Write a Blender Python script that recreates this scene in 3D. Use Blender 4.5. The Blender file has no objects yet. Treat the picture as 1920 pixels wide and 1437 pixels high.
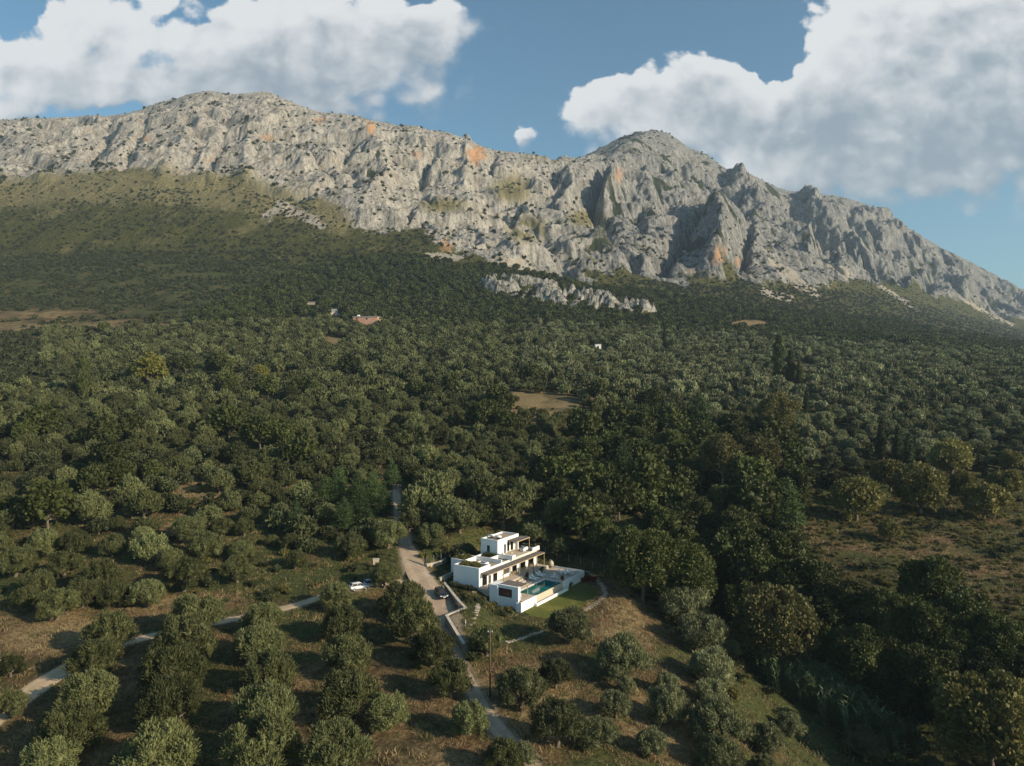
import bpy, math, random
import numpy as np
from mathutils import Vector, Matrix
R = math.radians
rng = np.random.default_rng(7)
random.seed(7)
scene = bpy.context.scene
COL = scene.collection

# ------------------------------------------------------------------ camera, light, exposure
FPX = 1331.0            # focal length in photograph pixels (1920 wide)
CX, CY, CZ = 960.0, 718.5, 43.3
cam_d = bpy.data.cameras.new('camera')
cam_d.sensor_width = 36.0
cam_d.lens = 36.0 * FPX / 1920.0
cam_d.clip_start = 0.5
cam_d.clip_end = 30000.0
cam = bpy.data.objects.new('camera', cam_d)
cam.location = (0, 0, CZ)
cam.rotation_euler = (R(90), 0, 0)
COL.objects.link(cam)
scene.camera = cam
scene.view_settings.view_transform = 'Standard'
scene.view_settings.look = 'None'
scene.view_settings.exposure = 0.36
scene.view_settings.gamma = 1.0
scene.cycles.use_denoising = True
scene.cycles.max_bounces = 6
scene.cycles.diffuse_bounces = 1
scene.cycles.glossy_bounces = 2
scene.cycles.transmission_bounces = 3
scene.cycles.transparent_max_bounces = 6
scene.cycles.volume_bounces = 0
scene.cycles.sample_clamp_indirect = 4.0

SUN_EL, SUN_AZ = R(23.0), math.atan2(-0.47, 0.883)   # azimuth as a world angle from +X
sun_dir = Vector((math.cos(SUN_AZ) * math.cos(SUN_EL), math.sin(SUN_AZ) * math.cos(SUN_EL), math.sin(SUN_EL)))
sun_d = bpy.data.lights.new('sun', 'SUN')
sun_d.energy = 5.0
sun_d.angle = R(0.5)
sun_d.color = (1.0, 0.84, 0.63)
sun = bpy.data.objects.new('sun', sun_d)
sun.rotation_euler = sun_dir.to_track_quat('Z', 'Y').to_euler()
sun.location = (60, -60, 120)
COL.objects.link(sun)

# ------------------------------------------------------------------ node helpers
class NT:
    def __init__(s, tree):
        s.t = tree
    def n(s, typ, **kw):
        nd = s.t.nodes.new(typ)
        for k, v in kw.items():
            setattr(nd, k, v)
        return nd
    def put(s, sock, v):
        if isinstance(v, bpy.types.NodeSocket):
            s.t.links.new(v, sock)
        else:
            sock.default_value = v
    def m(s, op, a, b=None, c=None, clamp=False):
        nd = s.n('ShaderNodeMath', operation=op, use_clamp=clamp)
        s.put(nd.inputs[0], a)
        if b is not None: s.put(nd.inputs[1], b)
        if c is not None: s.put(nd.inputs[2], c)
        return nd.outputs[0]
    def v(s, op, a, b=None):
        nd = s.n('ShaderNodeVectorMath', operation=op)
        s.put(nd.inputs[0], a)
        if b is not None: s.put(nd.inputs[1], b)
        return nd.outputs['Value'] if op in ('DOT_PRODUCT', 'LENGTH') else nd.outputs[0]
    def mix(s, f, a, b):
        nd = s.n('ShaderNodeMix', data_type='RGBA')
        s.put(nd.inputs[0], f); s.put(nd.inputs[6], a); s.put(nd.inputs[7], b)
        return nd.outputs[2]
    def ss(s, x, lo, hi):
        nd = s.n('ShaderNodeMapRange', interpolation_type='SMOOTHSTEP')
        s.put(nd.inputs[0], x); s.put(nd.inputs[1], lo); s.put(nd.inputs[2], hi)
        return nd.outputs[0]
    def noise(s, vec, scale, detail=4, rough=0.55, out=0, dist=0.0):
        nd = s.n('ShaderNodeTexNoise')
        if vec is not None: s.put(nd.inputs['Vector'], vec)
        s.put(nd.inputs['Scale'], scale); s.put(nd.inputs['Detail'], detail)
        s.put(nd.inputs['Roughness'], rough); s.put(nd.inputs['Distortion'], dist)
        return nd.outputs[out]
    def attr(s, name):
        return s.n('ShaderNodeAttribute', attribute_name=name).outputs['Fac']
def rgb(*c): return (c[0], c[1], c[2], 1.0)

# ------------------------------------------------------------------ world: sky with clouds by direction
world = bpy.data.worlds.new('World')
scene.world = world
world.use_nodes = True
world.cycles.sampling_method = 'MANUAL'
world.cycles.sample_map_resolution = 512
wt = world.node_tree
wt.nodes.clear()
W = NT(wt)
sky = W.n('ShaderNodeTexSky', sky_type='NISHITA', sun_disc=False)
sky.sun_elevation = SUN_EL
sky.sun_rotation = math.pi / 2 - SUN_AZ
sky.altitude = 100
sky.air_density = 1.0
sky.dust_density = 1.0
sky.ozone_density = 1.0
SKY_S = 0.083
geo_dir = W.n('ShaderNodeTexCoord').outputs['Generated']
sep = W.n('ShaderNodeSeparateXYZ')
W.put(sep.inputs[0], geo_dir)
yy = W.m('MAXIMUM', sep.outputs[1], 0.05)
tx = W.m('DIVIDE', sep.outputs[0], yy)
tz = W.m('DIVIDE', sep.outputs[2], yy)
cmb = W.n('ShaderNodeCombineXYZ')
W.put(cmb.inputs[0], tx); W.put(cmb.inputs[1], tz)
base = cmb.outputs[0]
nz = W.noise(base, 5.0, 6, 0.6, out=1)
nzc = W.v('SUBTRACT', nz, (0.5, 0.5, 0.5))
wp = W.v('ADD', base, W.v('MULTIPLY', nzc, (0.16, 0.13, 0.0)))
CL = [  # cx, cy, rx, ry in photograph pixels, weight: where each bank of cloud stands in the sky
    (150, 60, 230, 90, 1.0), (30, 130, 110, 50, .9), (210, 150, 120, 45, .7), (470, 60, 230, 100, 1.0), (440, 150, 150, 40, .8), (640, 110, 190, 95, 1.0), (770, 50, 90, 60, 1.0),
    (790, 120, 45, 35, .5), (20, 205, 70, 22, .8), (150, 175, 120, 18, .5), (600, 185, 180, 30, .7),
    (1090, 205, 45, 30, .9), (1180, 170, 75, 42, 1.0), (1270, 150, 80, 52, 1.0), (1345, 125, 60, 42, 1.0), (1240, 230, 190, 60, .9), (1420, 230, 140, 85, 1.0),
    (1560, 180, 130, 90, 1.0), (1720, 110, 190, 130, 1.2), (1850, 60, 200, 150, 1.3), (1640, 270, 260, 90, 1.2), (1830, 250, 170, 85, 1.1), (1600, 25, 75, 30, .8),
    (1600, 330, 230, 45, .8), (995, 258, 15, 18, .66), (2100, 150, 220, 200, 1.2), (930, 60, 40, 14, .25), (1990, 560, 160, 36, .5)]
CL += [(300, 92, 40, 34, -.8), (560, 122, 20, 16, -.5), (30, 15, 80, 40, -.8), (330, 30, 60, 22, -.5), (250, 205, 60, 14, -.4), (670, 165, 26, 12, -.25), (1445, 100, 42, 70, -1.1), (1380, 40, 60, 40, -.5)]
tot = None; hgt = None
for cx_, cy_, rx_, ry_, w_ in CL:
    d = W.v('SUBTRACT', wp, ((cx_ - CX) / FPX, (CY - cy_) / FPX, 0.0))
    d = W.v('MULTIPLY', d, (FPX / rx_, FPX / ry_, 0.0))
    e = W.m('MULTIPLY', W.m('EXPONENT', W.m('MULTIPLY', W.v('DOT_PRODUCT', d, d), -0.9)), w_)
    tot = e if tot is None else W.m('ADD', e, tot)
    if w_ > 0:
        h_ = W.m('MULTIPLY', e, W.v('DOT_PRODUCT', d, (-.35, 1.0, 0)))
        hgt = h_ if hgt is None else W.m('ADD', h_, hgt)
sh = W.v('ADD', W.v('MULTIPLY', base, (1.0, 1.2, 1.0)), W.v('MULTIPLY', nzc, (0.06, 0.06, 0.0)))
f1 = W.noise(sh, 9.0, 8, 0.62)
f2 = W.noise(W.v('ADD', sh, (-0.014, 0.024, 0.0)), 9.0, 4, 0.55)
f2b = W.noise(sh, 9.0, 4, 0.55)
f3 = W.noise(base, 3.4, 3, 0.5)
def puff(sc):
    nd = W.n('ShaderNodeTexVoronoi', feature='SMOOTH_F1', voronoi_dimensions='2D')
    W.put(nd.inputs['Vector'], sh); nd.inputs['Scale'].default_value = sc
    nd.inputs['Smoothness'].default_value = .35; nd.inputs['Randomness'].default_value = 1.0
    return W.m('SUBTRACT', .42, nd.outputs['Distance'])
pf = W.m('ADD', W.m('MULTIPLY', puff(13.0), 1.1), W.m('MULTIPLY', puff(34.0), .55))
gate = W.ss(tot, .06, .5)
dens = W.m('ADD', W.m('MULTIPLY_ADD', pf, gate, tot), W.m('MULTIPLY', gate, W.m('ADD', W.m('MULTIPLY', W.m('SUBTRACT', f1, 0.5), 1.9), W.m('MULTIPLY', W.m('SUBTRACT', f3, 0.5), 0.8))))
front = W.ss(sep.outputs[1], 0.05, 0.25)
rel = W.m('DIVIDE', hgt, W.m('MAXIMUM', tot, .35))              # -1 at a bank's base, +1 at its crown
soft = W.ss(rel, .5, -.5)                                        # crowns crisp, bases frayed
mask = W.m('MULTIPLY', W.ss(dens, W.m('SUBTRACT', 0.42, W.m('MULTIPLY', soft, .18)), W.m('ADD', 0.72, W.m('MULTIPLY', soft, .50))), front)
relief = W.m('MULTIPLY', W.m('SUBTRACT', f2b, f2), 1.6)          # lumps lit on the sun's side
lit = W.m('ADD', W.m('MULTIPLY', rel, .50), W.m('SUBTRACT', W.m('MULTIPLY_ADD', pf, .38, .74), W.m('MULTIPLY', W.ss(tot, .8, 2.6), .42)))
lit = W.m('ADD', W.m('ADD', lit, relief), W.m('ADD', W.m('MULTIPLY', W.m('SUBTRACT', f3, 0.5), 0.65), W.m('MULTIPLY', W.m('SUBTRACT', f1, .5), .25)))
lit = W.ss(lit, -.12, 1.02)
ccol = W.mix(lit, rgb(.25, .30, .35), rgb(.67, .675, .675))
skyc = W.n('ShaderNodeVectorMath', operation='SCALE')
W.put(skyc.inputs[0], sky.outputs[0]); skyc.inputs['Scale'].default_value = SKY_S
skyt = W.v('MULTIPLY', skyc.outputs[0], (0.84, 1.20, 1.24))
out = W.mix(W.m('MULTIPLY', mask, 0.94), skyt, ccol)
bg = W.n('ShaderNodeBackground')
W.put(bg.inputs[0], out); bg.inputs[1].default_value = 1.0
W.t.links.new(bg.outputs[0], W.n('ShaderNodeOutputWorld').inputs[0])

# ------------------------------------------------------------------ numpy noise
_perm = np.random.default_rng(11).permutation(4096).astype(np.int64)
_ga = np.random.default_rng(12).random(4096) * 2 * np.pi
_gx, _gy = np.cos(_ga), np.sin(_ga)
def perlin(x, y, seed=0):
    x = np.asarray(x, float) + seed * 17.31; y = np.asarray(y, float) + seed * 9.77
    xi = np.floor(x).astype(np.int64); yi = np.floor(y).astype(np.int64)
    xf = x - xi; yf = y - yi
    u = xf * xf * xf * (xf * (xf * 6 - 15) + 10); v = yf * yf * yf * (yf * (yf * 6 - 15) + 10)
    def g(ix, iy, dx, dy):
        h = _perm[(_perm[ix & 4095] + iy) & 4095]
        return _gx[h] * dx + _gy[h] * dy
    a = g(xi, yi, xf, yf); b = g(xi + 1, yi, xf - 1, yf)
    c = g(xi, yi + 1, xf, yf - 1); d = g(xi + 1, yi + 1, xf - 1, yf - 1)
    return (a + u * (b - a) + v * ((c + u * (d - c)) - (a + u * (b - a)))) * 1.5
def fbm(x, y, o=4, seed=0, gain=.5):
    s = 0; a = 1; t = 0
    for k in range(o):
        s = s + a * perlin(x * 2**k, y * 2**k, seed + k); t += a; a *= gain
    return s / t
def ridged(x, y, o=4, seed=0, gain=.5):
    s = 0; a = 1; t = 0
    for k in range(o):
        s = s + a * (1 - np.abs(perlin(x * 2**k, y * 2**k, seed + k)) * 2); t += a; a *= gain
    return s / t
def smooth(e0, e1, x):
    t = np.clip((x - e0) / (e1 - e0), 0, 1)
    return t * t * (3 - 2 * t)

# ------------------------------------------------------------------ land form
# every level is a line across the land: bearing (as a photograph column), distance Y in metres, elevation angle (as a photograph row)
LV = [
 [(-900, 30, 2950), (2800, 30, 3050)],
 [(-900, 87, 1437), (0, 87, 1437), (960, 87, 1440), (1300, 87, 1465), (1700, 87, 1540), (2800, 87, 1520)],
 [(-900, 118, 1220), (0, 118, 1222), (960, 118, 1246), (1250, 118, 1262), (1700, 118, 1330), (2800, 118, 1330)],
 [(-900, 140, 1110), (0, 140, 1125), (960, 140, 1157), (1250, 140, 1170), (1700, 140, 1195), (2000, 140, 1185), (2800, 140, 1180)],
 [(-900, 165, 1010), (0, 165, 1025), (960, 165, 1045), (1250, 165, 1070), (1700, 165, 1083), (2800, 165, 1075)],
 [(-900, 195, 920), (0, 195, 935), (960, 195, 955), (1400, 195, 985), (1700, 195, 992), (2800, 195, 985)],
 [(-900, 235, 860), (0, 235, 868), (960, 235, 880), (1400, 235, 905), (1700, 235, 905), (2800, 235, 900)],
 [(-900, 285, 800), (0, 285, 803), (960, 285, 810), (1500, 285, 832), (2800, 285, 832)],
 [(-900, 340, 748), (0, 340, 750), (960, 340, 757), (1500, 340, 775), (2800, 340, 778)],
 [(-900, 425, 695), (0, 425, 697), (960, 425, 704), (1500, 425, 716), (2800, 425, 722)],
 [(-900, 525, 645), (0, 525, 645), (960, 525, 660), (1500, 525, 680), (1920, 525, 690), (2800, 525, 705)],
 [(-900, 655, 600), (0, 655, 603), (400, 655, 603), (960, 655, 617), (1500, 655, 645), (1920, 655, 672), (2800, 655, 700)],
 [(-900, 780, 558), (0, 780, 558), (500, 780, 560), (960, 780, 578), (1300, 800, 605), (1500, 820, 620), (1700, 870, 635), (1920, 950, 658), (2800, 1000, 700)],
 [(-900, 960, 485), (0, 960, 480), (300, 970, 465), (500, 950, 480), (600, 900, 510), (720, 890, 512), (850, 900, 515), (950, 900, 535), (1100, 910, 555), (1300, 940, 575), (1500, 1020, 592), (1700, 1250, 605), (1920, 1550, 640), (2800, 1700, 700)],
 [(-900, 1150, 350), (0, 1200, 350), (220, 1220, 337), (480, 1200, 362), (600, 1150, 385), (700, 1080, 432), (850, 1000, 480), (950, 1000, 502), (1100, 1050, 525), (1200, 1100, 520), (1300, 1150, 535), (1400, 1200, 527), (1530, 1350, 548), (1650, 1700, 545), (1750, 2000, 577), (1920, 2400, 620), (2800, 3000, 690)],
 [(-900, 1420, 290), (0, 1450, 280), (220, 1430, 268), (400, 1400, 262), (600, 1380, 298), (700, 1350, 338), (850, 1300, 375), (960, 1300, 395), (1100, 1400, 415), (1200, 1600, 400), (1300, 1700, 420), (1400, 1800, 425), (1500, 2000, 450), (1600, 2300, 450), (1750, 2600, 520), (1920, 2900, 585), (2800, 3400, 690)],
 [(-900, 1700, 260), (-300, 1700, 230), (0, 1750, 226), (60, 1750, 222), (130, 1750, 220), (235, 1750, 215), (300, 1720, 193), (360, 1700, 175), (400, 1700, 171), (430, 1700, 177), (500, 1700, 171), (550, 1690, 193), (600, 1680, 211), (660, 1670, 216), (700, 1670, 227), (750, 1660, 235), (800, 1650, 241), (850, 1650, 253), (890, 1650, 272), (940, 1660, 285), (1000, 1680, 292), (1060, 1700, 303), (1130, 1760, 304), (1165, 1950, 282), (1200, 2200, 252), (1240, 2300, 246), (1265, 2310, 255), (1290, 2330, 278), (1330, 2350, 293), (1365, 2400, 324), (1400, 2450, 321), (1430, 2500, 337), (1475, 2600, 362), (1500, 2700, 360), (1560, 2800, 368), (1600, 2850, 374), (1660, 2950, 400), (1750, 3100, 457), (1850, 3250, 507), (1920, 3400, 544), (2100, 3700, 640), (2800, 4300, 700)],
 [(-900, 2100, 280), (700, 2100, 262), (900, 2150, 310), (1040, 2250, 315), (1080, 2280, 302), (1130, 2330, 276), (1180, 2360, 253), (1240, 2420, 250), (1300, 2450, 285), (1400, 2600, 345), (1500, 2850, 380), (1660, 3100, 420), (1920, 3600, 570), (2800, 4600, 705)],
 [(-900, 3000, 440), (0, 3000, 430), (960, 3100, 420), (1300, 3400, 440), (1920, 4400, 650), (2800, 5200, 715)],
]
PXG = np.arange(-900, 2801, 10.0)
def _sm(a, s):
    k = np.exp(-0.5 * (np.arange(-3 * s, 3 * s + 1) / s) ** 2); k /= k.sum()
    return np.convolve(np.pad(a, 3 * s, mode='edge'), k, 'valid')
KY, KZ = [], []
for i, lv in enumerate(LV):
    p = np.array(lv, float)
    y = np.interp(PXG, p[:, 0], p[:, 1]); r = np.interp(PXG, p[:, 0], p[:, 2])
    s = 1 if i >= 16 else (3 if i >= 13 else 8)
    y = _sm(y, 3 if i >= 13 else 8); r = _sm(r, s)
    KY.append(y); KZ.append(CZ - (r - CY) / FPX * y)
KY = np.array(KY); KZ = np.array(KZ)
YG = np.concatenate([np.exp(np.linspace(math.log(25), math.log(900), 420)), np.arange(906, 5300, 8.0)])
ZG = np.empty((len(YG), len(PXG)))
for j in range(len(PXG)):
    ZG[:, j] = np.interp(YG, KY[:, j], KZ[:, j])
# soften the kinks along the distance (less on the ridges)
for it in range(6):
    ZG[1:420] = 0.25 * np.vstack([ZG[0:1], ZG[1:419]]) + 0.5 * ZG[1:420] + 0.25 * ZG[2:421]
def Htab(x, y):
    px = np.clip(CX + FPX * x / y, PXG[0], PXG[-1] - .01)
    fj = (px - PXG[0]) / 10.0; j = fj.astype(int); fj = fj - j
    fi = np.interp(y, YG, np.arange(len(YG))); i = np.minimum(fi.astype(int), len(YG) - 2); fi = fi - i
    return (ZG[i, j] * (1 - fi) * (1 - fj) + ZG[i + 1, j] * fi * (1 - fj) + ZG[i, j + 1] * (1 - fi) * fj + ZG[i + 1, j + 1] * fi * fj)
# the villa's own frame: u runs along its shaded gable walls, v along its sunlit front
AL = 0.57
VX, VY = (898.1 - CX) / FPX * 150.0, 150.0
ca, sa = math.cos(AL), math.sin(AL)
def to_uv(x, y):
    dx, dy = x - VX, y - VY
    return dx * ca - dy * sa, dx * sa + dy * ca
def from_uv(u, v):
    return VX + u * ca + v * sa, VY - u * sa + v * ca
def pline_dist(x, y, P):
    """distance to a polyline and the interpolated extra columns of the nearest point"""
    best = np.full(np.shape(x), 1e9); val = np.zeros(np.shape(x) + (P.shape[1] - 2,))
    for a, b in zip(P[:-1], P[1:]):
        d = b[:2] - a[:2]; L = d @ d + 1e-9
        t = np.clip(((x - a[0]) * d[0] + (y - a[1]) * d[1]) / L, 0, 1)
        q = np.hypot(x - a[0] - t * d[0], y - a[1] - t * d[1])
        m = q < best
        best = np.where(m, q, best)
        vv = a[2:] + t[..., None] * (b[2:] - a[2:])
        val = np.where(m[..., None], vv, val)
    return best, val
CAP = [((829, 1087), .1), ((860, 1126), -.25), ((873, 1139), -.4), ((837, 1153), -.6), ((853, 1180), -1.1), ((870, 1207), -1.6)]   # coping of the zigzag wall
CAPW = np.array([[(p[0] - CX) / FPX * (CZ - z) * FPX / (p[1] - CY), (CZ - z) * FPX / (p[1] - CY), z] for p, z in CAP])
def garden_side(x, y):
    """weight and level of the planted ground held up behind the zigzag wall"""
    d, val = pline_dist(x, y, CAPW)
    o = np.argsort(CAPW[:, 1]); xw = np.interp(y, CAPW[o, 1], CAPW[o, 0])
    ins = (y > CAPW[-1, 1] - 1) & (y < CAPW[0, 1] + 1) & (x > xw)
    return np.where(ins, 1 - smooth(2.0, 8.0, d), 0.0), val[..., 0] - .22
RAV = np.array([[(p - CX) / FPX * Y, Y, d, w] for p, Y, d, w in [(2100, 75, 10, 28), (1850, 95, 11, 26), (1640, 118, 11.5, 24), (1500, 142, 11, 21), (1390, 165, 9, 18), (1330, 190, 7, 15), (1290, 230, 4, 13), (1200, 280, 2, 12)]])
def Hbase(x, y):
    x = np.asarray(x, float); y = np.asarray(y, float)
    z = Htab(x, y)
    near = y < 320
    if near.any():
        xs, ys = x[near], y[near]
        zz = z[near]
        d, val = pline_dist(xs, ys, RAV)
        zz = zz - val[..., 0] * np.exp(-(d / val[..., 1]) ** 2)
        u, v = to_uv(xs, ys)
        zp = np.interp(u, [-30, -11, -6.7, 0, 3, 5, 13, 20, 26], [1.2, .4, -.1, -.45, -1.8, -2.6, -2.65, -3.0, -5.0])
        zp = zp + smooth(22, 32, v) * np.interp(u, [-10, 6, 14], [2.2, 2.0, 0.3]) - smooth(-2, -14, v) * np.interp(u, [-10, 0, 6, 14], [1.6, 1.6, 1.0, 1.2])
        du = np.maximum(np.maximum(-12 - u, u - 17.5), 0); dv = np.maximum(np.maximum(-4 - v, v - 26), 0)
        w = 1 - smooth(0, 9, np.hypot(du, dv))
        zz = zz * (1 - w) + zp * w
        wg, zg = garden_side(xs, ys)
        zz = zz * (1 - wg) + zg * wg; w = np.maximum(w, wg)
        nz_ = fbm(xs / 17, ys / 17, 3, 3) * .55 * (1 - w)
        z = z.copy(); z[near] = zz + nz_
    far = ~near
    if far.any():
        z = z.copy()
        z[far] = z[far] + fbm(x[far] / 17, y[far] / 17, 3, 3) * .55 + fbm(x[far] / 60, y[far] / 60, 2, 5) * 1.6 * smooth(320, 420, y[far])
    return z
_YM = np.exp(np.linspace(math.log(60), math.log(1200), 2600))
def at(px, py, Hf=None):
    """the point of the land seen in direction (px, py)"""
    x = (px - CX) / FPX * _YM
    g = (Hf or Hbase)(x, _YM) - (CZ - (py - CY) / FPX * _YM)
    k = int(np.argmax(g >= 0)) if (g >= 0).any() else len(_YM) - 1
    return np.array([x[k], _YM[k]])
def path_from(px_list):
    P = []
    for p, q, w in px_list:
        a = at(p, q)
        P.append([a[0], a[1], float(Hbase(a[0:1], a[1:2])[0]), w / FPX * a[1]])
    P = np.array(P)
    # resample smoothly
    t = np.r_[0, np.cumsum(np.hypot(*np.diff(P[:, :2], axis=0).T))]
    tt = np.arange(0, t[-1], 1.2)
    Q = np.array([np.interp(tt, t, P[:, c]) for c in range(4)]).T
    for c in range(4): Q[:, c] = _sm(Q[:, c], 4)
    return Q
DRIVE = path_from([(742, 880, 10), (742, 915, 14), (747, 960, 17), (757, 1005, 24), (770, 1050, 37), (794, 1095, 50), (825, 1132, 58), (836, 1165, 48), (850, 1210, 30), (868, 1260, 26), (892, 1310, 30), (925, 1360, 36), (962, 1402, 42), (1005, 1450, 48), (1060, 1520, 55)])
TRACK = path_from([(770, 1088, 24), (735, 1092, 22), (700, 1098, 24), (655, 1105, 24), (610, 1117, 24), (560, 1135, 25), (500, 1152, 25), (430, 1162, 25), (340, 1182, 26), (260, 1196, 28), (190, 1217, 33), (130, 1248, 38), (80, 1280, 42), (40, 1310, 44), (-60, 1385, 50)])
def H(x, y):
    x = np.asarray(x, float); y = np.asarray(y, float)
    z = Hbase(x, y)
    m = y < 260
    if m.any():
        xs, ys, zz = x[m], y[m], z[m]
        fine = fbm(xs / 4.5, ys / 4.5, 3, 8) * .22
        u, v = to_uv(xs, ys)
        flat = (1 - smooth(0, 3, np.maximum(np.maximum(-13 - u, u - 18), np.maximum(-4 - v, v - 27))))
        fine = fine * (1 - flat); gs = garden_side(xs, ys)[0]
        for P in (DRIVE, TRACK):
            d, val = pline_dist(xs, ys, P)
            w = (1 - smooth(val[..., 1] * .5 + .4, val[..., 1] * .5 + 2.2, d)) * (1 - smooth(.02, .3, gs))
            zz = zz * (1 - w) + val[..., 0] * w
            fine = fine * (1 - w)
        z = z.copy(); z[m] = zz + fine
    return z
def H1(x, y): return float(H(np.array([x]), np.array([y]))[0])
def proj(x, y, z): return CX + FPX * x / y, CY - FPX * (z - CZ) / y
# ------------------------------------------------------------------ materials
def new_mat(name):
    m = bpy.data.materials.new(name); m.use_nodes = True
    m.node_tree.nodes.clear()
    n = NT(m.node_tree)
    out = n.n('ShaderNodeOutputMaterial')
    return m, n, out
def bsdf(n, out, col, rough=.8, metal=0.0, spec=.3, normal=None):
    b = n.n('ShaderNodeBsdfPrincipled')
    n.put(b.inputs['Base Color'], col); n.put(b.inputs['Roughness'], rough)
    b.inputs['Metallic'].default_value = metal
    b.inputs['Specular IOR Level'].default_value = spec
    if normal is not None: n.put(b.inputs['Normal'], normal)
    n.t.links.new(b.outputs[0], out.inputs[0])
    return b
def bump(n, h, strength=.5, dist=.1):
    b = n.n('ShaderNodeBump'); b.inputs['Strength'].default_value = strength; b.inputs['Distance'].default_value = dist
    n.put(b.inputs['Height'], h)
    return b.outputs[0]
def simple_mat(name, c, rough=.7, var=.12, scale=3.0, metal=0.0, spec=.3, bmp=0.0):
    """one colour broken up by a fine and a broad noise, as weather does"""
    m, n, out = new_mat(name)
    co = n.n('ShaderNodeTexCoord').outputs['Object']
    f = n.m('ADD', n.m('MULTIPLY', n.noise(co, scale, 5, .6), .6), n.m('MULTIPLY', n.noise(co, scale * .23, 3, .5), .4))
    f = n.ss(f, .3, .7)
    col = n.mix(f, rgb(*[max(0, x * (1 - var)) for x in c]), rgb(*[min(1, x * (1 + var)) for x in c]))
    bsdf(n, out, col, rough, metal, spec, bump(n, n.noise(co, scale * 6, 3), bmp, .03) if bmp else None)
    return m
def leaf_mat(name, c1, c2, hue=.12, trans=.18):
    """foliage: two leaf colours mixed per tree and per clump, a little light coming through"""
    m, n, out = new_mat(name)
    oi = n.n('ShaderNodeObjectInfo')
    co = n.n('ShaderNodeTexCoord').outputs['Object']
    f = n.m('ADD', n.m('MULTIPLY', n.noise(co, .9, 3, .6), .75), n.m('MULTIPLY', oi.outputs['Random'], .45))
    f = n.ss(f, .25, .95)
    col = n.mix(f, rgb(*c1), rgb(*c2))
    hv = n.n('ShaderNodeHueSaturation')
    n.put(hv.inputs['Color'], col)
    n.put(hv.inputs['Hue'], n.m('ADD', n.m('MULTIPLY', oi.outputs['Random'], hue * .25), .5 - hue * .125))
    n.put(hv.inputs['Value'], n.m('ADD', n.m('MULTIPLY', n.m('FRACT', n.m('MULTIPLY', oi.outputs['Random'], 7.3)), .5), .75))
    b = n.n('ShaderNodeBsdfPrincipled')
    n.put(b.inputs['Base Color'], hv.outputs[0]); b.inputs['Roughness'].default_value = .62
    b.inputs['Specular IOR Level'].default_value = .25
    t = n.n('ShaderNodeBsdfTranslucent'); n.put(t.inputs[0], hv.outputs[0])
    mx = n.n('ShaderNodeMixShader'); mx.inputs[0].default_value = trans
    n.t.links.new(b.outputs[0], mx.inputs[1]); n.t.links.new(t.outputs[0], mx.inputs[2])
    n.t.links.new(mx.outputs[0], out.inputs[0])
    return m

def tag(o, label=None, cat=None, group=None, kind=None):
    if label: o['label'] = label
    if cat: o['category'] = cat
    if group: o['group'] = group
    if kind: o['kind'] = kind
    return o
def mesh_obj(name, verts, faces, mat, parent=None, smooth_=False):
    me = bpy.data.meshes.new(name)
    if isinstance(verts, np.ndarray) and isinstance(faces, np.ndarray):
        nv, nf, k = len(verts), len(faces), faces.shape[1]
        me.vertices.add(nv); me.vertices.foreach_set('co', verts.astype(np.float32).ravel())
        me.loops.add(nf * k); me.loops.foreach_set('vertex_index', faces.astype(np.int32).ravel())
        me.polygons.add(nf); me.polygons.foreach_set('loop_start', np.arange(0, nf * k, k, dtype=np.int32))
        me.update(calc_edges=True)
    else:
        me.from_pydata([tuple(v) for v in verts], [], faces)
    if mat is not None: me.materials.append(mat)
    if smooth_: me.polygons.foreach_set('use_smooth', np.ones(len(me.polygons), bool))
    me.update()
    o = bpy.data.objects.new(name, me)
    COL.objects.link(o)
    if parent is not None: o.parent = parent
    return o
def empty(name, loc, rz=0.0):
    o = bpy.data.objects.new(name, None); o.empty_display_size = .5
    o.location = loc; o.rotation_euler = (0, 0, rz)
    COL.objects.link(o)
    return o
def grid_faces(nr, nc):
    i = np.arange(nr * nc).reshape(nr, nc)
    return np.stack([i[:-1, :-1], i[:-1, 1:], i[1:, 1:], i[1:, :-1]], -1).reshape(-1, 4)
def set_attr(o, name, vals):
    a = o.data.attributes.new(name, 'FLOAT', 'POINT')
    a.data.foreach_set('value', np.asarray(vals, np.float32).ravel())

# ------------------------------------------------------------------ ground
def ell(px, py, c): return np.exp(-(((px - c[0]) / c[2]) ** 2 + ((py - c[1]) / c[3]) ** 2) * 1.2)
DRY = [(120, 612, 240, 12, .8), (300, 612, 90, 8, .8), (60, 590, 160, 10, .6), (230, 632, 160, 7, .6), (1412, 611, 60, 13, 1.6), (1268, 578, 48, 8, 1.5), (1350, 596, 40, 5, 1.0), (1500, 690, 60, 14, .8), (1030, 765, 95, 34, 1.2), (960, 745, 60, 13, .9), (1150, 800, 60, 10, .8), (1120, 790, 50, 16, .9), (370, 935, 55, 40, 1.0), (340, 1000, 40, 40, .6), (620, 640, 50, 12, .7),
       (1700, 1020, 220, 70, .22), (1880, 1080, 120, 60, .28), (1180, 1190, 60, 90, .9), (1250, 1330, 120, 110, .75), (1050, 1330, 120, 100, .6), (1100, 1120, 60, 40, .5), (850, 1440, 120, 60, .5), (100, 1190, 120, 50, .6), (300, 1130, 200, 22, .7), (1570, 890, 30, 12, .8)]
GREEN = [(490, 830, 90, 40, .8), (600, 1085, 90, 25, .9), (1140, 1260, 40, 50, .6), (1390, 1300, 90, 60, .8), (240, 660, 120, 20, .5)]
ncol, nrow = 741, 690
pxs = np.linspace(-900, 2800, ncol)
ys = np.exp(np.linspace(math.log(30), math.log(906), nrow))
PX, YY = np.meshgrid(pxs, ys)
XX = (PX - CX) / FPX * YY
ZZ = H(XX.ravel(), YY.ravel()).reshape(XX.shape)
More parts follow.
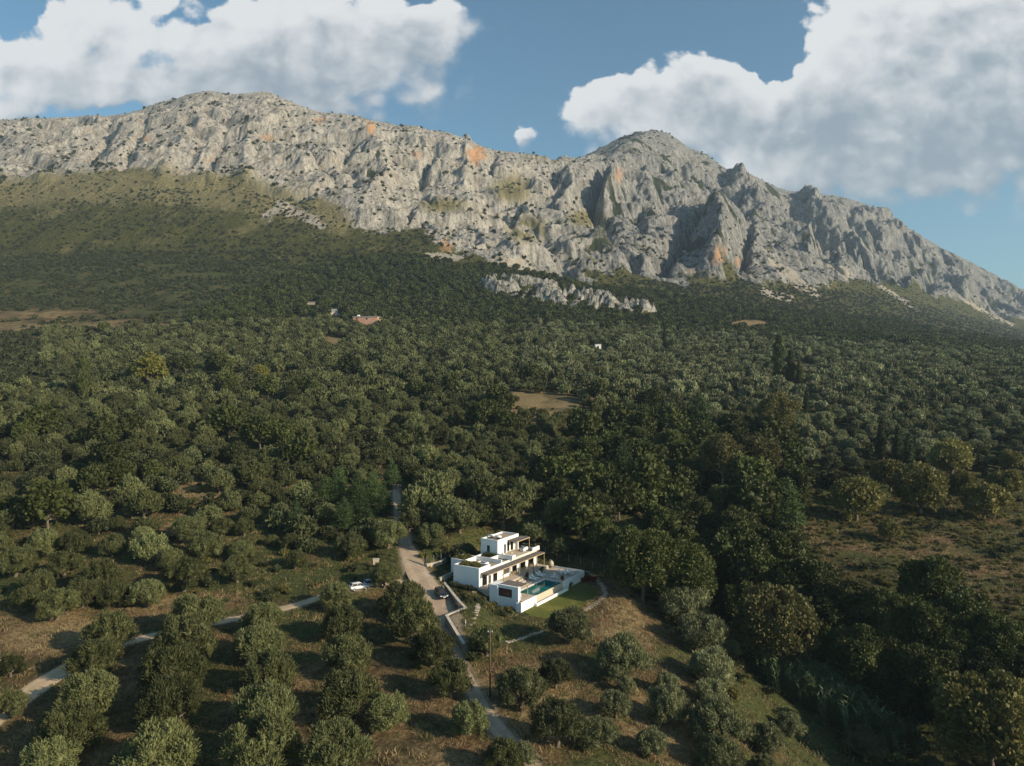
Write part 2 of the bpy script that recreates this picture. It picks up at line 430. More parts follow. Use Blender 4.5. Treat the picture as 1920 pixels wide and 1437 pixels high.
def outcrop(x, y):
    px = CX + FPX * x / y
    w0 = np.exp(-(((px - 1000) / 100) ** 2 + ((y - 858) / 30) ** 2)) + .8 * np.exp(-(((px - 1085) / 50) ** 2 + ((y - 820) / 22) ** 2)) + .55 * np.exp(-(((px - 1180) / 60) ** 2 + ((y - 800) / 14) ** 2)) + .5 * np.exp(-(((px - 1420) / 60) ** 2 + ((y - 1010) / 12) ** 2))
    px_w = np.exp(-(((px - 1000) / 105) ** 2 + ((y - 856) / 42) ** 2)) + .9 * np.exp(-(((px - 1090) / 60) ** 2 + ((y - 826) / 34) ** 2)) + .7 * np.exp(-(((px - 1190) / 60) ** 2 + ((y - 812) / 16) ** 2)) + .5 * np.exp(-(((px - 1420) / 60) ** 2 + ((y - 1010) / 12) ** 2))
    w = px_w
    blk = smooth(-.02, .10, fbm(x / 26, y / 20, 4, 41)) * 10 + smooth(-.05, .10, fbm(x / 11, y / 9, 3, 42)) * 7 + ridged(x / 9, y / 8, 3, 43) * 4.0
    k = smooth(.28, .5, w)
    return w, k * smooth(5.0, 8.5, blk), k * blk
far = YY > 700
w_, rk_, dz_ = outcrop(XX[far], YY[far])
ZZ[far] += dz_
rock_g = np.zeros_like(ZZ); rock_g[far] = rk_
V = np.stack([XX, YY, ZZ], -1).reshape(-1, 3)
PPX, PPY = proj(XX, YY, ZZ)
soilw = np.exp(-(((PPX - 420) / 520) ** 4 + ((PPY - 1340) / 170) ** 4))
dry = np.zeros_like(ZZ); grn = np.zeros_like(ZZ)
jx = fbm(XX / 9, YY / 9, 3, 21) * 30; jy = fbm(XX / 9, YY / 9, 3, 22) * 12
for c in DRY: dry = np.maximum(dry, ell(PPX + jx, PPY + jy, c) * c[4])
for c in GREEN: grn = np.maximum(grn, ell(PPX + jx, PPY + jy, c) * c[4])
dry = np.clip(dry + .30 + .28 * soilw + fbm(XX / 14, YY / 14, 4, 25) * .5, 0, 1) * (1 - .8 * np.clip(grn, 0, 1))
dd, vv = pline_dist(XX.ravel(), YY.ravel(), RAV)
dry = dry * (1 - .75 * np.exp(-(dd / 17) ** 2).reshape(dry.shape) * (YY < 300))
tt = np.full(dry.shape, 0.0)
for P in (DRIVE, TRACK):
    m = (YY < 300)
    d, val = pline_dist(XX[m], YY[m], P)
    tt[m] = np.maximum(tt[m], 1 - smooth(val[:, 1] * .5 - .1, val[:, 1] * .5 + .9, d + fbm(XX[m] / 1.3, YY[m] / 1.3, 2, 30) * .7))
gm, n, out = new_mat('hillside_soil')
co = n.n('ShaderNodeTexCoord').outputs['Object']
a_dry, a_grn, a_rock, a_trk = n.attr('dry'), n.attr('green'), n.attr('rock'), n.attr('track')
nf = n.noise(co, 1.6, 6, .65); nb = n.noise(co, .18, 5, .6); nm = n.noise(co, .55, 4, .6)
soil = n.mix(n.ss(nf, .3, .7), rgb(.066, .042, .022), rgb(.175, .108, .056))
straw = n.mix(n.ss(nf, .35, .7), rgb(.145, .105, .048), rgb(.29, .22, .115))
weed = n.mix(n.ss(nf, .3, .7), rgb(.025, .034, .012), rgb(.085, .090, .030))
k = n.ss(n.m('ADD', a_dry, n.m('MULTIPLY', n.m('SUBTRACT', nb, .5), 1.2)), .25, .75)
c0 = n.mix(k, weed, soil)
c0 = n.mix(n.ss(n.m('ADD', n.m('MULTIPLY', a_dry, .9), n.m('SUBTRACT', nm, .5)), .45, .9), c0, straw)
fl = n.noise(co, .045, 6, .7)
c0 = n.mix(n.m('MULTIPLY', n.ss(fl, .5, .62), .55), c0, rgb(.022, .028, .011))
c0 = n.mix(n.m('MULTIPLY', a_grn, n.ss(nm, .3, .6)), c0, weed)
c0 = n.mix(n.m('MULTIPLY', a_trk, .9), c0, n.mix(nf, rgb(.20, .15, .10), rgb(.36, .29, .21)))
rs = n.v('MULTIPLY', co, (1.0, .8, .5)); rn = n.m('ADD', n.m('MULTIPLY', n.noise(rs, .16, 7, .7), .6), n.m('MULTIPLY', n.noise(rs, .5, 4, .7), .4))
c0 = n.mix(n.ss(n.m('ADD', a_rock, n.m('MULTIPLY', n.m('SUBTRACT', rn, .5), 1.6)), .4, .6), c0, n.mix(n.ss(rn, .40, .60), rgb(.075, .075, .065), rgb(.40, .375, .33)))
bsdf(n, out, c0, .95, 0, .1, bump(n, n.m('ADD', n.m('ADD', nf, nm), n.m('MULTIPLY', n.m('MULTIPLY', rn, a_rock), 12.0)), .9, .35))
ground = mesh_obj('ground', V, grid_faces(nrow, ncol), gm, None, True)
tag(ground, kind='structure')
set_attr(ground, 'dry', dry); set_attr(ground, 'green', grn); set_attr(ground, 'rock', rock_g); set_attr(ground, 'track', tt)

# ------------------------------------------------------------------ mountain
CARVE = [ # gullies (depth > 0) and buttresses (depth < 0), as seen lines
    ([(1136, 312), (1124, 345), (1104, 382), (1128, 408)], 13, 60), ([(1178, 378), (1205, 420)], 11, 36), ([(1276, 308), (1292, 338), (1345, 366), (1332, 400), (1300, 432)], 11, 46),
    ([(1347, 356), (1366, 380), (1402, 402)], 10, 40), ([(1416, 364), (1440, 385), (1475, 425), (1560, 472)], 10, 55), ([(1486, 392), (1505, 410), (1560, 452), (1690, 535)], 10, 60),
    ([(1288, 436), (1262, 470), (1240, 505)], 12, 40), ([(1402, 440), (1392, 505)], 9, 40), ([(1590, 400), (1650, 470), (1740, 540)], 8, 50), ([(1700, 440), (1790, 520), (1880, 590)], 8, 45),
    ([(1153, 342), (1148, 368), (1132, 402)], 12, -34), ([(1345, 425), (1352, 470), (1350, 508)], 30, -50), ([(1210, 345), (1222, 392)], 14, -30), ([(1372, 336), (1385, 350), (1440, 410), (1520, 470)], 12, -40),
    ([(1508, 376), (1540, 410), (1620, 470), (1720, 545)], 12, -40), ([(1632, 398), (1720, 480), (1830, 570)], 11, -40), ([(1062, 330), (1075, 360), (1060, 395)], 13, -22), ([(1035, 300), (1040, 340)], 9, 30),
    ([(212, 230), (196, 268), (172, 300)], 11, 30), ([(275, 225), (262, 262), (232, 318)], 8, 26), ([(432, 215), (420, 262), (398, 300)], 8, 22), ([(560, 262), (590, 300), (640, 345)], 8, 24),
    ([(655, 280), (640, 310), (665, 340)], 10, 34), ([(815, 262), (808, 300), (790, 330)], 10, 36), ([(925, 290), (915, 330)], 8, 30), ([(872, 276), (880, 300), (872, 350)], 12, -26), ([(770, 395), (762, 425)], 8, 22),
    ([(345, 260), (300, 330)], 18, -22), ([(470, 240), (455, 340)], 16, -18), ([(700, 270), (720, 320), (700, 370)], 18, -26), ([(940, 400), (1010, 450), (1070, 505)], 10, 26), ([(990, 400), (1080, 440), (1160, 500)], 20, -24), ([(1080, 430), (1190, 505)], 8, 26)]
def relief(x, y):
    px = CX + FPX * x / y
    yo = np.interp(px, PXG, KY[14]); yq = np.interp(px, PXG, KY[16]); yn = np.interp(px, PXG, KY[13])
    wob = fbm(x / 110, y / 110, 4, 51) * 130
    rock = smooth(-60, 70, y - yo - 190 * smooth(1450, 1720, px) + wob * (1 - .4 * smooth(1450, 1720, px)))
    t = np.clip((y - yo) / (yq - yo), 0, 1.5)
    wx = x + fbm(x / 120, y / 120, 3, 52) * 50; wy = y + fbm(x / 120, y / 120, 3, 53) * 50
    crest = np.exp(-((t - 1) / .12) ** 2)
    farf = smooth(1900, 2900, y)
    def pillars(u_, v_, o_, sd): # rounded pillars parted by sharp clefts
        return 1 - ridged(u_, v_, o_, sd)
    big = ridged(wx / 300, wy / 800, 3, 54) - .45
    r2 = .50 - np.sqrt(np.clip(1 - pillars(wx / 75, wy / 330, 2, 55), 0, 2))
    r3 = .50 - np.sqrt(np.clip(1 - pillars(wx / 24, wy / 95, 3, 56), 0, 2))
    r2 = -r2 - .2; r3 = -r3 - .2
    r2 = -np.abs(r2) + .25; r3 = -np.abs(r3) + .25
    r4 = ridged(x / 9.5, y / 22, 2, 57) - .4
    craggy = smooth(-.30, .30, fbm(x / 210, y / 210, 3, 58) + .12 + .5 * smooth(.45, 1.0, t))
    right = smooth(980, 1150, px)
    zb = Htab(x, y)
    q = zb / 85 + fbm(x / 150, y / 150, 3, 49) * .9; fq = q - np.floor(q)
    stair = (smooth(.40, .62, fq) - fq) * 85 * .62
    q2 = zb / 27 + fbm(x / 70, y / 70, 3, 48) * 1.0; fq2 = q2 - np.floor(q2)
    stair = stair * (1 - .8 * crest) + (smooth(.40, .62, fq2) - fq2) * 27 * .5
    pyb = CY - FPX * (zb - CZ) / y
    carve = np.zeros_like(x)
    jx_ = fbm(x / 45, y / 60, 3, 46) * 11; jy_ = fbm(x / 45, y / 60, 3, 47) * 11
    for P_, w_, d_ in CARVE:
        dd_ = pline_dist(px + jx_, pyb + jy_, np.c_[np.array(P_, float), np.zeros(len(P_))])[0]
        carve = carve - d_ * np.exp(-(dd_ / w_) ** 1.6)
    A = rock * (big * (24 + 22 * right + 30 * farf) * (1 - .95 * crest) + r2 * (14 + 9 * right + 12 * farf) * (1 - .85 * crest) * (.3 + .7 * craggy) + r3 * (9 + 4 * right) * (.3 + .7 * craggy) * (1 - .5 * crest) + r4 * 2.6 + stair * .55 * (.2 + .8 * craggy) * (1 - .8 * crest) + carve * (.85 + .65 * right) * (1 - .9 * crest) * smooth(-60, 40, y - yo))
    # the smooth dome behind the second peak
    dome = smooth(1240, 1190, px) * smooth(1040, 1070, px) * smooth(yq + 60, yq + 260, y)
    A = A * (1 - .85 * dome) * (1 - .6 * np.exp(-((px - 1245) / 55) ** 2) * np.exp(-((t - 1) / .22) ** 2))
    soft = (1 - rock) * (fbm(x / 70, y / 130, 4, 59) * 7 + r4 * .8)
    return A + soft, rock, craggy, r2, r3, dome
def Hm(x, y):
    return Hbase(x, y) + relief(x, y)[0] * smooth(895, 960, y)
def Hall(x, y):
    z = np.empty(len(x)); m = y < 900
    if m.any():
        z[m] = H(x[m], y[m])
        w_, _, dz_ = outcrop(x[m], y[m]); z[m] += dz_ * (y[m] > 700)
    if (~m).any(): z[~m] = Hm(x[~m], y[~m])
    return z
pxs = np.arange(-420, 2421, 2.0)
ys = np.concatenate([np.arange(897, 2000, 2.6), np.arange(2000, 2700, 4.0), np.arange(2700, 5200, 9.0)])
PX, YY = np.meshgrid(pxs, ys); XX = (PX - CX) / FPX * YY
rel, rock, craggy, r2, r3, dome = relief(XX, YY)
ZZ = Hbase(XX.ravel(), YY.ravel()).reshape(XX.shape) + rel * smooth(895, 960, YY)
PPX, PPY = proj(XX, YY, ZZ)
gy = np.gradient(ZZ, axis=0) / np.gradient(YY, axis=0)
gx = np.gradient(ZZ, axis=1) / np.gradient(XX, axis=1)
slope = np.hypot(gx, gy)
lap = ZZ - (np.roll(ZZ, 6, 0) + np.roll(ZZ, -6, 0) + np.roll(ZZ, 6, 1) + np.roll(ZZ, -6, 1)) / 4
hollow = smooth(.2, 3.0, -lap)
scrub = np.clip(1 - rock + .0, 0, 1)
gpatch = smooth(.0, .36, fbm(XX / 90, YY / 160, 4, 61)) * smooth(.95, .55, slope)
for c in [(960, 355, 60, 40), (830, 385, 70, 22), (990, 430, 60, 40), (1100, 410, 60, 25)]: gpatch = np.maximum(gpatch, ell(PPX, PPY, c) * 1.0)
lowgrass = np.exp(-((YY - np.interp(PPX, PXG, KY[14]) + 20) / 90) ** 2) * smooth(700, 620, PPX)
grass = np.clip(np.maximum(gpatch * rock * .8, lowgrass * .8 + .25 * smooth(0, .3, fbm(XX / 60, YY / 60, 4, 62)) * (1 - rock)), 0, 1)
veg = np.clip(hollow * .55 * smooth(-.1, .3, fbm(XX / 40, YY / 40, 3, 63) + .1) + dome * .45 + smooth(.28, .5, fbm(XX / 26, YY / 26, 3, 64)) * .75 + smooth(.12, .4, fbm(XX / 75, YY / 110, 4, 70)) * .8 * smooth(950, 1200, PPX), 0, 1) * rock
orange = np.zeros_like(ZZ)
for c in [(695, 240, 13, 15), (893, 290, 24, 24), (780, 290, 18, 15), (500, 257, 26, 12), (1345, 478, 28, 30), (1385, 490, 12, 18), (838, 462, 24, 22), (1545, 465, 14, 10), (275, 258, 16, 12), (600, 225, 20, 10), (720, 330, 40, 12), (1160, 330, 14, 26), (1300, 505, 30, 12), (400, 300, 60, 14), (860, 310, 40, 12)]:
    orange = np.maximum(orange, ell(PPX + fbm(XX / 14, YY / 14, 3, 65) * 14, PPY + fbm(XX / 14, YY / 14, 3, 66) * 14, c) * (.9 if c[:2] in ((893, 290), (695, 240)) else .62 if c[2] < 30 else .42))
talus = np.zeros_like(ZZ)
for a, b, w in [((1445, 490), (1535, 558), 9), ((1430, 545), (1480, 562), 8), ((1560, 497), (1590, 516), 9), ((1640, 530), (1720, 580), 4), ((1055, 480), (1095, 518), 6), ((940, 400), (1060, 480), 6), ((800, 480), (860, 484), 8), ((525, 385), (600, 420), 12), ((500, 405), (530, 385), 10), ((195, 530), (220, 508), 5), ((228, 492), (232, 498), 8), ((1800, 560), (1900, 610), 4), ((930, 488), (980, 495), 8)]:
    dx, dy = b[0] - a[0], b[1] - a[1]; L = dx * dx + dy * dy
    q1 = PPX + fbm(XX / 20, YY / 20, 3, 67) * 14; q2 = PPY + fbm(XX / 20, YY / 20, 3, 68) * 10
    t = np.clip(((q1 - a[0]) * dx + (q2 - a[1]) * dy) / L, 0, 1)
    talus = np.maximum(talus, np.exp(-(np.hypot(q1 - a[0] - t * dx, q2 - a[1] - t * dy) / w) ** 2))
mm, n, out = new_mat('limestone_mountain')
co = n.n('ShaderNodeTexCoord').outputs['Object']
st = n.v('MULTIPLY', co, (1.0, .6, .35))
n1 = n.noise(st, .11, 8, .68); n2 = n.noise(st, .028, 6, .6); n3 = n.noise(co, .35, 5, .7)
n4 = n.noise(st, .33, 4, .7)
rockc = n.mix(n.ss(n.m('ADD', n.m('MULTIPLY', n1, .6), n.m('MULTIPLY', n4, .4)), .36, .62), rgb(.15, .14, .125), rgb(.45, .415, .365))
rockc = n.mix(n.m('MULTIPLY', n.ss(n2, .5, .7), .35), rockc, rgb(.34, .265, .185))
rockc = n.mix(n.m('MULTIPLY', n.ss(n3, .52, .68), .8), rockc, rgb(.085, .085, .068))
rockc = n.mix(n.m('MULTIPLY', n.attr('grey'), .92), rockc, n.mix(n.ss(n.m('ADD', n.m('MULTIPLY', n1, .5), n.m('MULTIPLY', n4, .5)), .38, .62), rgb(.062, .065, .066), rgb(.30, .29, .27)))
orc = n.mix(n1, rgb(.34, .18, .09), rgb(.46, .29, .17))
scr = n.mix(n.ss(n3, .38, .66), rgb(.028, .034, .009), rgb(.112, .102, .032))
scr = n.mix(n.m('MULTIPLY', n.ss(n2, .55, .72), .5), scr, rgb(.19, .16, .075))
gra = n.mix(n.ss(n3, .35, .65), rgb(.085, .085, .032), rgb(.24, .20, .105))
tal = n.mix(n3, rgb(.25, .215, .17), rgb(.42, .375, .31))
a_rock, a_veg, a_gra, a_or, a_tal = n.attr('rock'), n.attr('veg'), n.attr('grass'), n.attr('orange'), n.attr('talus')
c0 = n.mix(n.ss(n.m('ADD', a_rock, n.m('MULTIPLY', n.m('SUBTRACT', n1, .5), .9)), .35, .65), scr, rockc)
c0 = n.mix(n.ss(n.m('ADD', a_gra, n.m('MULTIPLY', n.m('SUBTRACT', n3, .5), 1.0)), .3, .75), c0, gra)
c0 = n.mix(n.ss(n.m('ADD', a_or, n.m('MULTIPLY', n.m('SUBTRACT', n1, .5), .8)), .3, .7), c0, orc)
c0 = n.mix(n.ss(n.m('ADD', a_veg, n.m('MULTIPLY', n.m('SUBTRACT', n3, .5), 1.0)), .45, .75), c0, rgb(.030, .036, .017))
c0 = n.mix(n.ss(n.m('ADD', a_tal, n.m('MULTIPLY', n.m('SUBTRACT', n3, .5), .8)), .4, .7), c0, tal)
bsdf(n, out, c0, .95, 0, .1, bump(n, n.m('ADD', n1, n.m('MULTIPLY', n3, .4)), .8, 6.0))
V = np.stack([XX, YY, ZZ], -1).reshape(-1, 3)
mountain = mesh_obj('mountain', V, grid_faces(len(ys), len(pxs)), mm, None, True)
tag(mountain, kind='structure')
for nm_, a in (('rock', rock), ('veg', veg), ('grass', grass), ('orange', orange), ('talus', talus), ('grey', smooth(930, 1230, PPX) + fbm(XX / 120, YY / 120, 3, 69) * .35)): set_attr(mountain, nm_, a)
MT = dict(PX=pxs, Y=ys, Z=ZZ, rock=rock, veg=veg, talus=talus, PPX=PPX, PPY=PPY)

# ------------------------------------------------------------------ haze: one closed box of even air round everything
def haze_box():
    x0, x1, y0, y1, z0, z1 = -9000, 9000, -400, 5600, -80, 1150
    vs = [(x, y, z) for z in (z0, z1) for y in (y0, y1) for x in (x0, x1)]
    fs = [(0, 2, 3, 1), (4, 5, 7, 6), (0, 1, 5, 4), (2, 6, 7, 3), (0, 4, 6, 2), (1, 3, 7, 5)]
    m, n, out = new_mat('air')
    p = n.n('ShaderNodeVolumePrincipled')
    p.inputs['Color'].default_value = (.62, .80, 1.0, 1)
    p.inputs['Density'].default_value = HAZE
    p.inputs['Anisotropy'].default_value = .1
    n.t.links.new(p.outputs[0], out.inputs['Volume'])
    o = mesh_obj('haze', vs, fs, m)
    tag(o, kind='stuff')
HAZE = 8e-5
haze_box()
# ------------------------------------------------------------------ foliage builders
ORD = ['first', 'second', 'third', 'fourth', 'fifth', 'sixth', 'seventh', 'eighth', 'ninth', 'tenth']
def _unit(v): return v / (np.linalg.norm(v, axis=1, keepdims=True) + 1e-9)
def leaf_cloud(lobes, n, L, Wd, g, up=.5, zmin=-.55, shell=(.62, 1.1), taper=.5, wild=.35):
    """leaf sprays spread through the outer shell of several lobes; lobes = rows of cx, cy, cz, rx, rz"""
    lobes = np.asarray(lobes, float)
    w = lobes[:, 3] ** 1.6; w /= w.sum()
    k = g.choice(len(lobes), n, p=w)
    d = _unit(g.normal(size=(n, 3))); d[:, 2] = np.where(d[:, 2] < zmin, -d[:, 2], d[:, 2])
    rad = shell[0] + (shell[1] - shell[0]) * g.random(n) ** .8
    c = lobes[k]
    p = c[:, :3] + d * rad[:, None] * np.stack([c[:, 3], c[:, 3], c[:, 4]], 1)
    t = _unit(d * .8 + np.array([0, 0, up]) + g.normal(size=(n, 3)) * .45)
    wv = _unit(np.cross(t, d + g.normal(size=(n, 3)) * wild))
    l = L * (.6 + .8 * g.random(n))[:, None]; ww = Wd * (.6 + .8 * g.random(n))[:, None] * .5
    v = np.stack([p - wv * ww, p + wv * ww, p + t * l + wv * ww * taper, p + t * l - wv * ww * taper], 1).reshape(-1, 3)
    f = np.arange(n * 4).reshape(n, 4)
    return v, f
def core_blobs(lobes, k, g, seg=6, rings=4):
    """the dense twiggy inside of each lobe, so that no daylight shows where the crown is thick"""
    vs, fs = [], []; o = 0
    for c in lobes:
        th = np.linspace(0, 2 * np.pi, seg, endpoint=False); ph = np.linspace(.25, np.pi - .25, rings)
        T, P = np.meshgrid(th, ph)
        r = k * (1 + .25 * g.normal(size=T.shape))
        vs.append(np.stack([c[0] + c[3] * r * np.sin(P) * np.cos(T), c[1] + c[3] * r * np.sin(P) * np.sin(T), c[2] + c[4] * r * np.cos(P)], -1).reshape(-1, 3))
        i = np.arange(seg * rings).reshape(rings, seg)
        fs.append((np.stack([i[:-1], np.roll(i[:-1], -1, 1), np.roll(i[1:], -1, 1), i[1:]], -1).reshape(-1, 4)) + o)
        o += seg * rings
    return np.vstack(vs), np.vstack(fs)
def tube(P, r, n=7):
    """a tapering limb through points P with radius r per point"""
    P = np.asarray(P, float); vs = []
    for i, p in enumerate(P):
        d = P[min(i + 1, len(P) - 1)] - P[max(i - 1, 0)]; d = d / (np.linalg.norm(d) + 1e-9)
        a = np.cross(d, [.3, .9, .1]); a /= np.linalg.norm(a) + 1e-9; b = np.cross(d, a)
        for k in range(n):
            t = 2 * np.pi * k / n
            vs.append(p + r[i] * (math.cos(t) * a + math.sin(t) * b))
    f = [(i * n + k, i * n + (k + 1) % n, (i + 1) * n + (k + 1) % n, (i + 1) * n + k) for i in range(len(P) - 1) for k in range(n)]
    return np.array(vs), np.array(f)
def merge(parts):
    vs, fs, o = [], [], 0
    for v, f in parts:
        vs.append(v); fs.append(np.asarray(f) + o); o += len(v)
    return np.vstack(vs), np.vstack(fs)
def limbs(lobes, h0, r0, g, every=1, n=6):
    parts = []
    top = np.array([g.normal() * .12, g.normal() * .12, h0])
    parts.append(tube([[0, 0, -.6], [.04, .02, 0], [g.normal() * .1, g.normal() * .1, h0 * .55], top], [r0 * 1.5, r0 * 1.2, r0 * .9, r0 * .8], 8))
    for c in lobes[::every]:
        e = np.array(c[:3]); m = top * .5 + e * .5 + np.array([0, 0, -.15 * np.linalg.norm(e - top)]) + g.normal(size=3) * .12
        parts.append(tube([top - [0, 0, .1], m, e], [r0 * .55, r0 * .36, r0 * .12], n))
    return merge(parts)
def dome_lobes(n, Rx, Hc, Rz, r, g, spread=.66, low=-.25):
    """lobes over a dome of radius Rx, centred Hc above the ground, half height Rz"""
    out = []
    ga = math.pi * (3 - math.sqrt(5))
    for i in range(n):
        z = 1 - (i + .5) / n * (1 - low)
        a = i * ga + g.normal() * .35; q = math.sqrt(max(0, 1 - z * z))
        s = spread * (1 + g.normal() * .12)
        rr = r * (.75 + .5 * g.random())
        out.append([math.cos(a) * q * Rx * s, math.sin(a) * q * Rx * s, Hc + z * Rz * s, rr, rr * (.85 + .3 * g.random())])
    return out

M_OLIVE = leaf_mat('olive_leaves', (.038, .047, .015), (.172, .178, .072), .12)
M_OLIVE_S = leaf_mat('silver_olive_leaves', (.056, .066, .026), (.235, .240, .122), .08)
M_OAK = leaf_mat('dark_broad_leaves', (.026, .036, .009), (.080, .088, .022), .14)
M_SCRUB = leaf_mat('maquis_leaves', (.028, .036, .013), (.078, .084, .034), .18)
M_PINE = leaf_mat('pine_needles', (.022, .040, .012), (.065, .095, .028), .08, .1)
M_POP = leaf_mat('poplar_leaves', (.050, .065, .020), (.125, .145, .050), .06)
M_CYP = leaf_mat('cypress_sprays', (.016, .026, .010), (.040, .056, .022), .06, .08)
M_ALM = leaf_mat('yellowing_leaves', (.095, .095, .024), (.19, .165, .055), .12, .25)
M_PLANE = leaf_mat('autumn_plane_leaves', (.050, .056, .018), (.145, .128, .048), .10, .25)
M_REED = leaf_mat('reed_blades', (.09, .13, .055), (.21, .26, .12), .08, .2)
M_LIME = leaf_mat('lime_green_leaves', (.13, .14, .025), (.24, .22, .05), .05, .3)
M_BARK = simple_mat('grey_bark', (.13, .105, .08), .9, .35, 4)
M_PALE = simple_mat('pale_bark', (.42, .35, .27), .85, .2, 3)

# kind: list of variants, each (crown mesh, trunk mesh) built once; size 1 = a tree of the given natural radius
def me_of(v, f, mat, name, smooth_=False):
    o = mesh_obj(name, v, f, mat, None, smooth_); me = o.data
    bpy.data.objects.remove(o); return me
def mk_olive(seed, n, L, Wd, mat, core=.66):
    g = np.random.default_rng(seed)
    lobes = dome_lobes(15, 3.9, 3.3, 2.7, 1.2, g, .66, -.45)
    lobes = [[c[0] + g.normal() * .35, c[1] + g.normal() * .35, c[2] + g.normal() * .3, c[3] * (.7 + .6 * g.random()), c[4] * (.8 + .6 * g.random())] for c in lobes]
    for _ in range(18):                                  # upright sprays of young shoots
        a = g.random() * 6.28; q = 3.0 * math.sqrt(g.random()); lobes.append([math.cos(a) * q, math.sin(a) * q, 3.6 + 1.9 * (1 - (q / 3.3) ** 2) + g.random() * .6, .42 + .2 * g.random(), 1.0 + .7 * g.random()])
    for _ in range(4):                                   # drooping skirts
        a = g.random() * 6.28; lobes.append([math.cos(a) * 2.8, math.sin(a) * 2.8, 1.7 + g.random() * .8, 1.0, 1.0])
    lv = leaf_cloud(lobes, n, L, Wd, g, 1.0, -.5, (.5, 1.15))
    cr = merge([lv, core_blobs(lobes, core, g)]) if core else lv
    tr = limbs(lobes, 1.4, .34, g, 3)
    return me_of(*cr, mat, 'crown'), me_of(*tr, M_BARK, 'trunk', True), 4.35
def mk_broad(seed, n, L, Wd, mat, Rx=5.2, Hc=6.2, Rz=5.2, nl=26, r=1.75, core=.74, tr_h=2.6, bark=None, tr_r=.34, low=-.55):
    g = np.random.default_rng(seed)
    lobes = dome_lobes(nl, Rx, Hc, Rz, r, g, .74, low)
    lv = leaf_cloud(lobes, n, L, Wd, g, .25, -.7, (.55, 1.15), .8)
    cr = merge([lv, core_blobs(lobes, core, g)]) if core else lv
    tr = limbs(lobes, tr_h, tr_r, g, 3)
    return me_of(*cr, mat, 'crown'), me_of(*tr, bark or M_BARK, 'trunk', True), Rx
def mk_pine(seed, n, L, Wd, mat, Hh=12.0, Rx=3.8, core=.5):
    g = np.random.default_rng(seed); lobes = []
    for i in range(9):
        z = .16 + .84 * i / 8; q = Rx * (1 - z) ** .75 + .25; m = max(1, int(round(6 * (1 - z) + 1.4)))
        for k in range(m):
            a = 6.28 * k / m + i * 1.1 + g.normal() * .25
            lobes.append([math.cos(a) * q * .68, math.sin(a) * q * .68, z * Hh * .94 + g.normal() * .25, .34 * q + .55, .62])
    lv = leaf_cloud(lobes, n, L, Wd, g, .35, -.5, (.4, 1.15), .3)
    cr = merge([lv, core_blobs(lobes, core, g, 5, 3)])
    tr = tube([[0, 0, -.5], [0, 0, Hh * .4], [0, 0, Hh * .9]], [.26, .18, .05], 7)
    return me_of(*cr, mat, 'crown'), me_of(*tr, M_BARK, 'trunk', True), Rx
def mk_spire(seed, n, L, Wd, mat, Hh=11.0, Rx=1.1, core=.7):
    g = np.random.default_rng(seed); lobes = []
    for i in range(14):
        z = i / 13; q = Rx * (math.sin(math.pi * min(1, .18 + z * .82)) ** .6) * .8 + .1
        a = g.random() * 6.28
        lobes.append([math.cos(a) * q * .3, math.sin(a) * q * .3, .8 + z * (Hh - 1.3), q, Hh / 14 * 1.1])
    lv = leaf_cloud(lobes, n, L, Wd, g, 1.5, -.9, (.6, 1.1), .3)
    cr = merge([lv, core_blobs(lobes, core, g, 6, 4)])
    tr = tube([[0, 0, -.5], [0, 0, 1.2], [0, 0, Hh * .7]], [.2, .16, .04], 7)
    return me_of(*cr, mat, 'crown'), me_of(*tr, M_BARK, 'trunk', True), Rx
def mk_bush(seed, n, L, Wd, mat, Rx=1.0, Rz=.8, core=.7, nl=6):
    g = np.random.default_rng(seed)
    lobes = dome_lobes(nl, Rx, .25 * Rz, Rz, .45 * Rx, g, .62, 0)
    lv = leaf_cloud(lobes, n, L, Wd, g, .6, -.2, (.5, 1.15))
    cr = merge([lv, core_blobs(lobes, core, g, 5, 3)])
    return me_of(*cr, mat, 'shrub'), None, Rx

